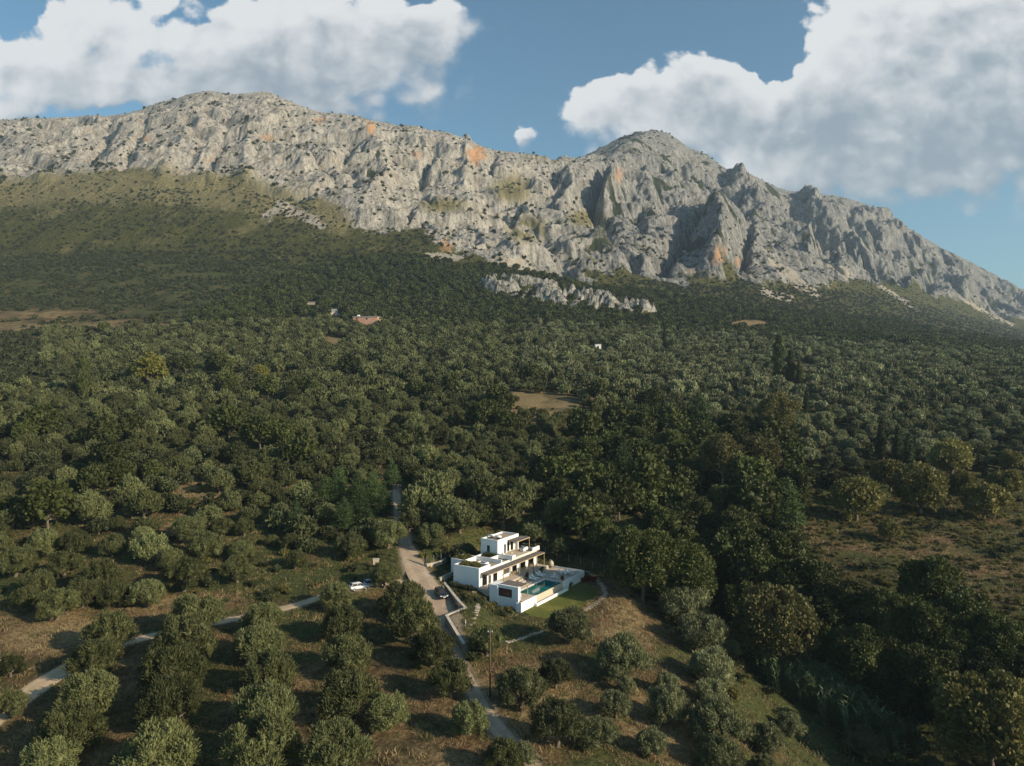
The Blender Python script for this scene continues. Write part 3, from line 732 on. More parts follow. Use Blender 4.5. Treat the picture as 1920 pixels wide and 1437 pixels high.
# ------------------------------------------------------------------ building helpers
class MB:
    def __init__(s): s.v, s.f = [], []
    def add(s, vs, fs):
        o = len(s.v); s.v += [tuple(map(float, p)) for p in vs]; s.f += [tuple(int(i) + o for i in f) for f in fs]; return s
    def box(s, x0, x1, y0, y1, z0, z1):
        return s.add([(x, y, z) for z in (z0, z1) for y in (y0, y1) for x in (x0, x1)], [(0, 2, 3, 1), (4, 5, 7, 6), (0, 1, 5, 4), (2, 6, 7, 3), (0, 4, 6, 2), (1, 3, 7, 5)])
    def ring(s, x0, x1, y0, y1, z0, z1, t):   # four walls round a rectangle
        s.box(x0, x1, y0, y0 + t, z0, z1); s.box(x0, x1, y1 - t, y1, z0, z1)
        s.box(x0, x0 + t, y0 + t, y1 - t, z0, z1); return s.box(x1 - t, x1, y0 + t, y1 - t, z0, z1)
    def bar(s, a, b, r0, r1=None, n=8):
        a, b = np.array(a, float), np.array(b, float); r1 = r0 if r1 is None else r1
        d = b - a; d /= np.linalg.norm(d) + 1e-9
        p = np.cross(d, [.31, .9, .3]); p /= np.linalg.norm(p); q = np.cross(d, p); vs = []
        for c, r in ((a, r0), (b, r1)):
            vs += [c + r * (math.cos(6.2832 * k / n) * p + math.sin(6.2832 * k / n) * q) for k in range(n)]
        return s.add(vs, [(k, (k + 1) % n, n + (k + 1) % n, n + k) for k in range(n)] + [tuple(range(n))[::-1], tuple(range(n, 2 * n))])
    def lathe(s, prof, c=(0, 0, 0), n=14):
        vs = [(c[0] + r * math.cos(6.2832 * k / n), c[1] + r * math.sin(6.2832 * k / n), c[2] + z) for r, z in prof for k in range(n)]
        m = len(prof)
        return s.add(vs, [(i * n + k, i * n + (k + 1) % n, (i + 1) * n + (k + 1) % n, (i + 1) * n + k) for i in range(m - 1) for k in range(n)] + [tuple(range((m - 1) * n, m * n))])
    def prism(s, poly, z0, z1):
        n = len(poly)
        return s.add([(x, y, z0) for x, y in poly] + [(x, y, z1) for x, y in poly], [tuple(range(n))[::-1], tuple(range(n, 2 * n))] + [(k, (k + 1) % n, n + (k + 1) % n, n + k) for k in range(n)])
    def build(s, name, mat, parent=None, smooth_=False):
        return mesh_obj(name, s.v, s.f, mat, parent, smooth_)
M_WHITE = simple_mat('white_plaster', (.83, .815, .785), .85, .05, 1.2, bmp=.15)
M_DECK = simple_mat('sandstone_paving', (.50, .42, .33), .8, .12, 2.0, bmp=.2)
M_STONE = simple_mat('dry_stone', (.40, .34, .26), .9, .35, 3.5, bmp=.8)
M_GRAVEL = simple_mat('roof_gravel', (.36, .29, .21), .95, .2, 6, bmp=.5)
M_WOOD = simple_mat('weathered_timber', (.42, .31, .19), .8, .2, 5)
M_REEDROOF = simple_mat('reed_matting', (.17, .145, .125), .9, .25, 6, bmp=.6)
M_DARKF = simple_mat('anthracite_frame', (.025, .025, .027), .5, .1, 4)
M_BROWN = simple_mat('reddish_boards', (.16, .060, .035), .7, .35, 3)
M_CLOTH = simple_mat('white_cushion', (.80, .79, .76), .9, .04, 3)
M_CURT = simple_mat('beige_curtain', (.50, .42, .30), .95, .15, 5)
M_GREYF = simple_mat('taupe_canvas', (.17, .135, .11), .9, .15, 5)
M_SOIL = simple_mat('planter_soil', (.10, .07, .045), .95, .3, 5)
M_METAL = simple_mat('galvanised_steel', (.55, .55, .54), .45, .1, 6, .7)
M_TERRA = simple_mat('terracotta', (.40, .20, .11), .8, .15, 5)
M_RATTAN = simple_mat('pale_rattan', (.52, .42, .30), .85, .2, 9)
M_BEIGE = simple_mat('beige_render', (.56, .46, .35), .85, .06, 2)
M_RUST = simple_mat('creosoted_pole', (.10, .060, .038), .85, .25, 6)
def glass_mat():
    m, n, out = new_mat('window_glass')
    t = n.n('ShaderNodeBsdfTransparent'); t.inputs[0].default_value = rgb(.30, .33, .32)
    g = n.n('ShaderNodeBsdfGlossy'); g.inputs['Roughness'].default_value = .04; g.inputs['Color'].default_value = rgb(.8, .85, .85)
    fr = n.n('ShaderNodeFresnel'); fr.inputs[0].default_value = 1.6
    mx = n.n('ShaderNodeMixShader'); n.t.links.new(fr.outputs[0], mx.inputs[0]); n.t.links.new(t.outputs[0], mx.inputs[1]); n.t.links.new(g.outputs[0], mx.inputs[2])
    n.t.links.new(mx.outputs[0], out.inputs[0]); return m
M_GLASS = glass_mat()
def water_mat():
    m, n, out = new_mat('pool_water')
    co = n.n('ShaderNodeTexCoord').outputs['Object']
    f = n.noise(co, 1.6, 3, .5)
    bsdf(n, out, n.mix(n.ss(f, .3, .7), rgb(.004, .105, .105), rgb(.010, .17, .165)), .05, 0, .5, bump(n, n.noise(co, 5, 3), .12, .03))
    return m
M_WATER = water_mat()
def road_mat(name, a, b):
    m, n, out = new_mat(name)
    co = n.n('ShaderNodeTexCoord').outputs['Object']
    u = n.attr('across'); f = n.noise(co, 1.1, 6, .7); g = n.noise(co, .22, 3, .5)
    c = n.mix(n.ss(n.m('ADD', n.m('MULTIPLY', f, .6), n.m('MULTIPLY', g, .4)), .3, .7), rgb(*a), rgb(*b))
    # two worn wheel ruts with rougher earth and weeds in the middle and at the verges
    rut = n.ss(n.m('ABSOLUTE', n.m('SUBTRACT', n.m('ABSOLUTE', u), .48)), .10, .30)
    c = n.mix(n.m('MULTIPLY', n.m('MULTIPLY', rut, n.ss(f, .42, .66)), .4), c, rgb(.135, .115, .055))
    bsdf(n, out, c, .95, 0, .1, bump(n, f, .7, .12)); return m
def ribbon(name, P, mat, lift=.07, wk=1.0, nx=8):
    d = np.gradient(P[:, :2], axis=0); d /= np.linalg.norm(d, axis=1, keepdims=True)
    nrm = np.c_[d[:, 1], -d[:, 0]]; V_, A_ = [], []
    g = np.random.default_rng(5); e0 = _sm(g.normal(size=len(P)), 2) * .25; e1 = _sm(g.normal(size=len(P)), 2) * .25
    for k in range(nx + 1):
        t = -1 + 2 * k / nx; e = np.where(t < 0, e0, e1) * abs(t)
        q = P[:, :2] + nrm * ((P[:, 3] * .5 * wk + e) * t)[:, None]
        V_.append(np.c_[q, P[:, 2] + lift - .10 * abs(t) ** 6 - .03 * (abs(abs(t) - .48) < .15)]); A_.append(np.full(len(P), t))
    V_ = np.stack(V_, 1); o = mesh_obj(name, V_.reshape(-1, 3), grid_faces(len(P), nx + 1), mat, None, True)
    set_attr(o, 'across', np.stack(A_, 1)); return tag(o, kind='structure')
ribbon('driveway', DRIVE, road_mat('driveway_gravel', (.31, .23, .16), (.47, .37, .275)))
ribbon('dirt_track', TRACK, road_mat('track_gravel', (.42, .31, .19), (.60, .46, .31)), wk=1.25)

def unpz(px, py, z):   # point at height z seen in direction (px, py)
    Y = (CZ - z) * FPX / (py - CY); return (px - CX) / FPX * Y, Y
def z2(a, b): return 820 + a / 6.4, 970 + b / 6.4
def uvz(a, b, z): return to_uv(*unpz(*z2(a, b), z))
def inpoly(x, y, P):
    c = np.zeros(x.shape, bool); j = len(P) - 1
    for i in range(len(P)):
        (xi, yi), (xj, yj) = P[i], P[j]
        c ^= ((yi > y) != (yj > y)) & (x < (xj - xi) * (y - yi) / (yj - yi + 1e-12) + xi); j = i
    return c
def drape(name, P, mat, lift=.05, step=.35, kind='structure'):
    P = np.array(P); xs = np.arange(P[:, 0].min(), P[:, 0].max(), step); ys_ = np.arange(P[:, 1].min(), P[:, 1].max(), step)
    X, Y = np.meshgrid(xs, ys_); m = inpoly(X, Y, P)
    Z = H(X.ravel(), Y.ravel()).reshape(X.shape) + lift
    f = grid_faces(*X.shape); k = m.ravel()[f].all(1)
    o = mesh_obj(name, np.stack([X, Y, Z], -1).reshape(-1, 3), f[k], mat, None, True); return tag(o, kind=kind)
def local(u, v, z=0.0, turn=0.0, name='thing'):
    x, y = from_uv(u, v); return empty(name, (x, y, z), -AL + turn)

# ------------------------------------------------------------------ the villa (u, v, z in its own frame)
villa = local(0, 0, 0, 0, 'villa')
tag(villa, 'white two storey flat roofed villa with timber pergolas and roof planters', 'villa')
DOORS = [(1.2, 3.0, 0, 2.5), (3.6, 4.5, 0, 2.5), (5.3, 7.0, 0, 2.5), (13.0, 15.0, 0, 2.5), (16.4, 18.8, 0, 2.5), (20.2, 22.5, 0, 2.5)]
NICHE = (8.6, 12.0, .55, 2.75)
def facade(mb, u0, u1, v0, v1, z0, z1, ops):
    v = v0
    for a, b, c, d in sorted(ops):
        mb.box(u0, u1, v, a, z0, z1)
        if c > z0 + .01: mb.box(u0, u1, a, b, z0, c)
        if d < z1 - .01: mb.box(u0, u1, a, b, d, z1)
        v = b
    return mb.box(u0, u1, v, v1, z0, z1)
w = MB()
w.box(-6.75, 0, 0, .3, -1.4, 4.1); w.box(-6.75, -6.45, .3, 4.0, -1.4, 4.1); w.box(-.3, 0, .3, 4.2, 2.5, 4.1)
facade(w, -.3, 0, .3, 4.2, -.6, 2.5, [(1.2, 3.0, 0, 2.5), (3.6, 4.2, 0, 2.5)])
facade(w, -.3, 0, 4.2, 23.7, -.6, 3.4, [(4.2, 4.5, 0, 2.5)] + DOORS[2:] + [NICHE])
w.box(-6.45, -.3, 3.9, 4.2, 2.9, 4.1)
w.box(-7.9, 0, 23.7, 24.0, -.6, 3.4); w.box(-8.2, -7.9, 12.3, 24.0, -.6, 3.4)
w.ring(-10.5, -6.76, 4.0, 8.6, -1.4, 4.1, .25)
w.box(-7.0, -6.7, 8.61, 12.29, -.6, 4.15); w.box(-6.69, -.01, 8.6, 8.85, 3.21, 4.1); w.box(-3.3, -3.05, 8.86, 12.0, 3.21, 4.1)
w.build('ground_floor_walls', M_WHITE, villa)
r = MB().box(-6.44, -.31, 4.21, 23.69, 2.9, 3.2).box(-7.89, -6.45, 12.31, 23.69, 2.9, 3.2)
r.build('flat_roof', M_GRAVEL, villa)
MB().box(-7.8, -.31, .31, 23.69, -.5, 0).build('floor_slab', M_DECK, villa)
pl = MB().box(-6.44, -.31, .31, 3.89, 2.9, 3.85).box(-10.24, -7.01, 4.26, 8.34, 2.9, 3.85).box(-6.68, -3.31, 10.2, 12.28, 3.21, 3.95)
pl.build('roof_planter', M_SOIL, villa)
sk = MB().ring(-4.4, -2.2, 5.0, 6.8, 3.21, 3.75, .2).build('skylight', M_WHITE, villa)
MB().box(-4.19, -2.41, 5.21, 6.59, 3.5, 3.6).build('skylight_glass', M_DARKF, sk)
up = MB()
facade_w = [(-6.5, -5.65, 4.15, 5.85)]
up.box(-8.2, -6.5, 12.3, 12.6, 3.2, 7.3).box(-5.65, -3.5, 12.3, 12.6, 3.2, 7.3).box(-6.5, -5.65, 12.3, 12.6, 3.2, 4.15).box(-6.5, -5.65, 12.3, 12.6, 5.85, 7.3)
up.box(-8.2, -7.9, 12.61, 21.3, 3.2, 7.3).box(-7.89, -3.5, 21.0, 21.3, 3.2, 7.3)
facade(up, -3.8, -3.5, 12.61, 16.3, 3.2, 7.3, [(15.0, 15.8, 3.7, 5.9)])
facade(up, -4.6, -4.3, 16.0, 20.99, 3.2, 6.6, [(16.9, 18.5, 3.6, 5.9), (19.0, 20.2, 3.6, 5.9)])
up.box(-3.8, -3.5, 16.31, 20.99, 6.55, 7.3).box(-4.29, -3.81, 16.0, 16.3, 3.2, 6.6)
up.build('upper_floor_walls', M_WHITE, villa)
MB().box(-7.89, -3.81, 12.61, 20.99, 6.6, 6.95).build('upper_roof', M_GRAVEL, villa)
tf = MB().box(-4.29, -.31, 12.31, 23.69, 3.21, 3.55).box(-.3, .7, 12.31, 24.0, 3.41, 3.6); tf.build('terrace_floor', M_DECK, villa)
pp = MB().box(-3.5, .7, 12.01, 12.3, 3.41, 4.4).box(.42, .71, 12.31, 13.3, 3.6, 4.4).box(.56, .71, 13.31, 20.8, 3.6, 3.75).box(.42, .71, 20.81, 23.7, 3.6, 4.4).box(-3.8, .71, 23.71, 24.01, 3.41, 4.4).box(-3.49, .4, 22.5, 22.7, 3.6, 4.2)
pp.build('terrace_parapet', M_WHITE, villa)
MB().box(-3.49, .41, 22.71, 23.7, 3.56, 4.12).build('terrace_planter', M_SOIL, villa)
def window(v0, v1, z0, z1, u, parent, along='v', curtain=True, name='sliding_door'):
    f, gl, cu = MB(), MB(), MB(); t = .07; mid = (v0 + v1) / 2
    def bx(mb, a, b, c, d, e0, e1):
        if along == 'v': mb.box(u + e0, u + e1, a, b, c, d)
        else: mb.box(a, b, u + e0, u + e1, c, d)
    for a, b, c, d in [(v0, v0 + t, z0, z1), (v1 - t, v1, z0, z1), (v0 + t, v1 - t, z0, z0 + t), (v0 + t, v1 - t, z1 - t, z1)] + ([(mid - t / 2, mid + t / 2, z0 + t, z1 - t)] if v1 - v0 > 1.1 else []): bx(f, a, b, c, d, -.06, .0)
    fo = f.build(name, M_DARKF, parent); bx(gl, v0 + .01, v1 - .01, z0 + .01, z1 - .01, -.035, -.025); gl.build('pane', M_GLASS, fo)
    if curtain: bx(cu, mid + .1 if v1 - v0 > 1.1 else v0 + .3, v1 - .1, z0 + .05, z1 - .05, -.35 if along == 'v' else .25, -.30 if along == 'v' else .30); cu.build('curtain', M_CURT, fo)
for a, b, c, d in DOORS: window(a, b, c, d, -.12, villa)
window(16.9, 18.5, 3.6, 5.9, -4.42, villa); window(19.0, 20.2, 3.6, 5.9, -4.42, villa)
window(15.0, 15.8, 3.7, 5.9, -3.62, villa, curtain=False, name='window'); window(-6.5, -5.65, 4.15, 5.85, 12.44, villa, 'u', False, 'window')
# the open sitting niche: a wide opening with a half wall, a bench and back wall
nb_ = MB().box(-2.6, -2.45, 8.4, 12.2, 0, 2.9).box(-2.44, -.31, 8.3, 8.5, 0, 2.9).box(-2.44, -.31, 12.05, 12.25, 0, 2.9); nb_.build('niche_walls', M_BEIGE, villa)
MB().box(-2.3, -1.5, 8.6, 12.0, .02, .95).build('niche_bench', M_CLOTH, villa)
def pergola(parent, u0, u1, v0, v1, z, posts, zb, name='pergola'):
    b = MB()
    b.box(u1 - .12, u1, v0, v1, z - .2, z - .03); b.box(u0, u0 + .1, v0, v1, z - .2, z - .03)
    k = v0
    while k <= v1 - .08:
        b.box(u0 + .101, u1 - .121, k, k + .08, z - .17, z - .04); k += 1.0
    o = b.build(name, M_WOOD, parent)
    c = MB(); k = v0
    while k < v1 - .02:
        c.box(u0, u1 - .02, k, min(k + .22, v1), z, z + .035 + .01 * ((int(k * 7)) % 2)); k += .235
    c.build('reed_cover', M_REEDROOF, o)
    for (pu, pv, z0) in posts: MB().box(pu - .06, pu + .06, pv - .06, pv + .06, z0, z - .21).build('post', M_WOOD, o)
    return o
pergola(villa, .02, 2.12, .5, 24.1, 2.95, [(2.02, v_, 0.0) for v_ in (.7, 6.4, 9.2, 12.9, 16.7, 20.3, 23.9)], 0)
pergola(villa, -3.48, -.9, 16.4, 22.3, 6.6, [(-1.0, 16.6, 3.6), (-1.0, 22.1, 3.6)], 3.6, 'upper_pergola')
MB().lathe([(0, 0), (.16, 0), (.16, .08), (0, .08)], n=12).build('wall_lamp', M_CLOTH, villa).location = (-7.2, 12.2, 6.35)
# plants in the roof planters
def plant_patch(u0, u1, v0, v1, z, n_, seed, mat, hgt=.55):
    g = np.random.default_rng(seed); lobes = [[u0 + (u1 - u0) * g.random(), v0 + (v1 - v0) * g.random(), z + .12 * g.random(), .22 + .22 * g.random(), hgt * (.5 + .5 * g.random())] for _ in range(int(n_ / 60))]
    return merge([leaf_cloud(lobes, n_, .28, .08, g, .9, -.1), core_blobs(lobes, .6, g, 5, 3)])
for (a, sd, mat_) in [((-6.2, -.6, .6, 3.6, 3.85), 1, 'dry'), ((-10.0, -7.3, 4.5, 8.1, 3.85), 2, 'dry'), ((-6.5, -3.5, 10.4, 12.1, 3.95), 3, 'green'), ((-3.3, .2, 22.8, 23.6, 4.12), 4, 'green')]:
    v_, f_ = plant_patch(*a, 2200 if sd < 3 else 1200, sd, None, .5 if sd < 3 else .3)
    mesh_obj('planter_plants', v_, f_, M_ALM if mat_ == 'dry' else M_SCRUB, villa)
# solar water heaters on the roof, air conditioner by the gable
for i, (a, b) in enumerate([(632, 240), (706, 256)]):
    u, v = uvz(a, b, 7.3); t = local(u + .3, v + .4, 6.95, .2, 'solar_water_heater')
    tag(t, ['solar water heater with white tank on the villa roof, nearer the roof corner', 'solar water heater with white tank on the villa roof, nearer the sunny front'][i], 'water heater', 'solar water heaters')
    MB().bar((-.75, 0, .75), (.75, 0, .75), .27, n=12).build('tank', M_CLOTH, t, True)
    MB().add([(-.7, .05, .5), (.7, .05, .5), (.7, 1.5, .05), (-.7, 1.5, .05), (-.7, .05, .56), (.7, .05, .56), (.7, 1.5, .11), (-.7, 1.5, .11)], [(0, 3, 2, 1), (4, 5, 6, 7), (0, 1, 5, 4), (2, 3, 7, 6), (1, 2, 6, 5), (0, 4, 7, 3)]).build('collector_panel', M_DARKF, t)
    fr = MB(); [fr.bar((x, 0, 0), (x, 0, .5), .03).bar((x, 0, .45), (x, 1.4, .03), .03) for x in (-.6, .6)]; fr.build('frame', M_METAL, t)
u, v = uvz(222, 800, -.3); t = local(u + .4, v - .25, H1(*from_uv(u, v)) - .02, 0, 'air_conditioner')
tag(t, 'white outdoor air conditioning unit at the foot of the shaded gable', 'air conditioner')
MB().box(-.55, .55, -.22, .22, .08, 1.0).build('casing', M_CLOTH, t); MB().bar((0, -.23, .55), (0, -.225, .55), .32, n=16).build('fan_grille', M_GREYF, t)
[MB().box(a, a + .1, -.2, .2, 0, .08).build('foot', M_METAL, t) for a in (-.5, .4)]

# ------------------------------------------------------------------ pool terrace, pool house, pool
pt = local(0, 0, 0, 0, 'pool_terrace'); tag(pt, 'stepped paved terrace with white retaining walls round the pool', 'terrace')
MB().box(.01, 2.9, -.3, 24.2, -1.3, -.005).box(2.91, 3.7, 10.0, 11.9, -1.0, -.22).box(3.71, 4.4, 10.0, 11.9, -1.0, -.5).build('upper_deck', M_DECK, pt)
MB().box(2.91, 3.12, 12.0, 24.2, -1.2, .06).build('stone_retaining_wall', M_BEIGE, pt)
dk = MB().box(3.13, 6.9, .6, 26.0, -1.2, -.8).box(6.91, 11.25, 15.8, 26.0, -1.2, -.8).box(6.91, 11.45, -.55, 4.1, -1.2, -.8)
dk.build('pool_deck', M_DECK, pt)
wl = MB().box(11.46, 11.75, -2.0, 4.1, -3.4, -.72).box(11.26, 11.55, 15.8, 26.0, -3.4, -.70).box(3.0, 11.55, 26.01, 26.25, -3.0, -.5).box(10.45, 11.45, -2.0, -1.72, -3.4, -.9).box(12.2, 12.5, 2.9, 16.6, -3.5, -2.02).box(11.76, 12.19, 2.9, 3.2, -3.5, -2.02).box(11.56, 12.19, 16.3, 16.6, -3.5, -2.02).box(2.9, 3.12, .6, 11.9, -1.6, -.81)
wl.build('white_boundary_wall', M_WHITE, pt)
pool = local(0, 0, 0, 0, 'swimming_pool'); tag(pool, 'long teal infinity pool beside the paved terrace', 'swimming pool')
MB().box(6.92, 11.3, 4.15, 15.75, -2.4, -.93).build('water', M_WATER, pool)
MB().box(11.31, 11.5, 4.11, 15.79, -3.4, -.90).build('overflow_wall', M_BEIGE, pool)
MB().box(6.6, 6.91, 3.9, 15.99, -.799, -.77).box(6.92, 11.3, 15.76, 15.99, -.799, -.77).build('coping', M_WHITE, pool)
ph = local(0, 0, 0, 0, 'pool_house'); tag(ph, 'white pool house wall with a brown boarded niche and reed roof', 'pool house')
hw = MB().box(5.5, 5.7, -1.0, -.6, -3.4, 1.9).box(8.9, 10.1, -1.0, -.6, -3.4, 1.9).box(5.71, 8.89, -1.0, -.6, -3.4, -.42).box(5.71, 8.89, -1.0, -.6, 1.25, 1.9).box(10.11, 10.42, -1.0, -.2, -3.4, 1.9)
hw.box(3.5, 5.49, -1.2, 1.9, -3.2, 1.65)
hw.build('wall', M_WHITE, ph)
nb_ = MB().box(5.71, 8.89, -.66, -.6, -.41, 1.24)
for k in range(14): nb_.box(5.76 + k * .224, 5.76 + k * .224 + .17, -.74 + .02 * (k % 3), -.661, -.40, 1.23)
nb_.build('boarded_niche', M_BROWN, ph)
fr = MB().box(5.711, 5.78, -1.02, -.75, -.41, 1.24).box(8.82, 8.889, -1.02, -.75, -.41, 1.24).box(5.781, 8.819, -1.02, -.75, 1.17, 1.24).box(5.781, 8.819, -1.02, -.75, -.41, -.34); fr.build('niche_frame', M_DARKF, ph)
br = MB().bar((6.9, -.9, .25), (7.6, -.9, .15), .025, .02).bar((7.6, -.9, .15), (8.1, -.9, .55), .02, .015).bar((7.5, -.9, .18), (7.45, -.9, -.2), .02, .015).bar((8.0, -.9, .5), (8.05, -.9, -.25), .018, .012);
br.build('niche_ornament', M_RATTAN, ph)
pergola(ph, 5.5, 10.35, -.55, 2.95, 1.78, [(10.25, 2.85, -.8), (5.65, 2.85, -.8)], -.8, 'pool_pergola')

# ------------------------------------------------------------------ furniture out on the terraces
def lounger(u, v, label):
    t = local(u, v, -.8, 0, 'sun_lounger'); tag(t, label, 'sun lounger', 'sun loungers by the pool')
    f = MB().box(-1.0, 1.0, -.33, .33, .24, .30); f.build('frame', M_CLOTH, t)
    for x in (-.85, .85):
        for y in (-.28, .28): MB().box(x - .03, x + .03, y - .03, y + .03, 0, .24).build('leg', M_CLOTH, t)
    MB().box(-.35, .98, -.31, .31, .31, .42).build('mattress', M_CLOTH, t)
    MB().add([(-.36, -.31, .31), (-.36, .31, .31), (-.98, .31, .82), (-.98, -.31, .82), (-.30, -.31, .42), (-.30, .31, .42), (-.90, .31, .93), (-.90, -.31, .93)], [(0, 1, 2, 3), (7, 6, 5, 4), (0, 4, 5, 1), (2, 6, 7, 3), (1, 5, 6, 2), (0, 3, 7, 4)]).build('backrest', M_CLOTH, t)
for (a, b), lab in zip([(4.9, 13.7), (4.9, 14.8), (4.9, 17.0), (4.9, 18.1)], ['white sun lounger nearest the potted shrub', 'white sun lounger just before the folded parasol', 'white sun lounger just beyond the folded parasol', 'white sun lounger farthest along the pool']): lounger(a, b, lab)
t = local(4.0, 15.9, -.8, 0, 'parasol'); tag(t, 'folded brown parasol standing between the two lounger pairs', 'parasol')
MB().lathe([(.28, 0), (.28, .08), (.05, .1)], n=12).build('base', M_STONE, t); MB().bar((0, 0, .08), (0, 0, 2.75), .03).build('pole', M_WOOD, t)
MB().lathe([(.05, .8), (.17, 1.0), (.20, 1.3), (.13, 2.0), (.07, 2.5), (.02, 2.68)], n=9).build('canopy', M_GREYF, t, True)
t = local(3.6, 24.6, -.8, .5, 'egg_chair'); tag(t, 'pale woven hanging egg chair at the far terrace corner', 'chair')
eg = MB(); n_ = 14
eg.lathe([(.05, .45), (.35, .5), (.55, .8), (.60, 1.15), (.50, 1.55), (.28, 1.85), (.04, 1.95)], n=n_); eg.build('basket', M_RATTAN, t, True)
MB().lathe([(.45, 0), (.45, .05), (.04, .07)], (-.5, 0, 0)).bar((-.5, 0, .05), (-.62, 0, 1.6), .035).bar((-.62, 0, 1.6), (-.3, 0, 2.15), .035).bar((-.3, 0, 2.15), (0, 0, 1.95), .03).build('stand', M_METAL, t)
def chair(u, v, z, turn, label, mat, grp=None, arm=True):
    t = local(u, v, z, turn, 'chair'); tag(t, label, 'chair', grp)
    MB().box(-.25, .25, -.25, .25, .40, .47).build('seat', mat, t); MB().box(-.27, -.20, -.25, .25, .48, .92).build('backrest', mat, t)
    for x in (-.22, .22):
        for y in (-.22, .22): MB().bar((x, y, 0), (x * .95, y * .95, .40), .022, n=6).build('leg', mat, t)
    if arm: MB().box(-.19, .22, .22, .27, .62, .66).build('armrest', mat, t); MB().box(-.19, .22, -.27, -.22, .62, .66).build('armrest', mat, t)
def table(u, v, z, L, Wd, h, label, mat, turn=0.0):
    t = local(u, v, z, turn, 'table'); tag(t, label, 'table')
    MB().box(-L / 2, L / 2, -Wd / 2, Wd / 2, h - .05, h).build('tabletop', mat, t)
    for x in (-L / 2 + .08, L / 2 - .08):
        for y in (-Wd / 2 + .08, Wd / 2 - .08): MB().bar((x, y, 0), (x, y, h - .05), .03, n=6).build('leg', mat, t)
u, v = uvz(1545, 690, -.8); v = min(v, 23.6)
table(u, v, -.8, 2.4, 1.0, .75, 'long white dining table at the far end of the pool terrace', M_CLOTH, .0)
for i, (a, b, tr) in enumerate([(-.7, -.85, 1.57), (.3, -.85, 1.57), (-.7, .85, -1.57), (.3, .85, -1.57), (1.55, 0, 3.14), (-1.6, 0, 0)]):
    chair(u + a, v + b, -.8, tr, ['white chair on the near side of the dining table, left', 'white chair on the near side of the dining table, right', 'white chair behind the dining table, left', 'white chair behind the dining table, right', 'white chair at the outer head of the dining table', 'white chair at the inner head of the dining table'][i], M_CLOTH)
u, v = uvz(1385, 735, -.8)
table(u, v, -.8, .9, .9, .42, 'low white coffee table beyond the pool end', M_CLOTH)
chair(u + .95, v - .1, -.8, 3.14, 'white armchair right of the coffee table', M_CLOTH); chair(u - .2, v + 1.0, -.8, -1.57, 'white armchair behind the coffee table', M_CLOTH)
chair(9.7, .9, -.8, 2.2, 'white chair under the pool house roof', M_CLOTH)
for i, (a, b) in enumerate([(915, 690), (1030, 645), (1128, 605)]):
    u, v = uvz(a, b, 0.0); u = min(max(u, .7), 1.5)
    wh = ['by the sitting niche', 'under the middle of the pergola', 'under the far end of the pergola'][i]
    table(u, v, 0, .6, .6, .72, 'small wooden table ' + wh, M_WOOD); chair(u, v - .65, 0, 1.57, 'near wooden chair ' + wh, M_WOOD); chair(u, v + .65, 0, -1.57, 'far wooden chair ' + wh, M_WOOD)
u, v = -1.6, 20.6
t = local(u, v, 3.6, 1.57, 'sofa'); tag(t, 'white cushioned sofa on the upper terrace', 'sofa')
MB().box(-.9, .9, -.42, .42, .06, .34).build('base', M_CLOTH, t); MB().box(-.85, .85, -.30, .40, .35, .50).build('seat_cushion', M_CLOTH, t); MB().box(-.9, .9, -.55, -.43, .06, .85).build('backrest', M_CLOTH, t)
MB().box(-1.05, -.91, -.55, .42, .06, .62).build('armrest', M_CLOTH, t); MB().box(.91, 1.05, -.55, .42, .06, .62).build('armrest', M_CLOTH, t)
chair(-2.4, 14.4, 3.6, .4, 'rattan armchair by the upper terrace slit window', M_RATTAN); chair(-1.3, 14.9, 3.6, 2.4, 'rattan armchair facing the villa on the upper terrace', M_RATTAN)
def pot(u, v, z, h, label, seed, r=.25):
    t = local(u, v, z, 0, 'potted_plant'); tag(t, label, 'potted plant')
    MB().lathe([(r * .7, 0), (r, .45), (r * 1.08, .5), (r * .9, .5), (r * .9, .44)], n=12).build('pot', M_TERRA, t, True)
    g = np.random.default_rng(seed); lb = [[g.normal() * .1, g.normal() * .1, .5 + h * q, .28, .3] for q in (.25, .5, .8)]
    mesh_obj('foliage', *leaf_cloud(lb, 260, .24, .09, g, .8, -.6), M_SCRUB, t)
pot(*uvz(1075, 755, -.8), -.8, 1.0, 'bushy plant in a terracotta pot beside the first lounger', 1)
pot(*uvz(1255, 668, -.8), -.8, .6, 'low plant in a terracotta pot behind the far loungers', 2)
pot(*uvz(1500, 768, -.8), -.8, .3, 'squat terracotta pot at the pool end', 3, .32)

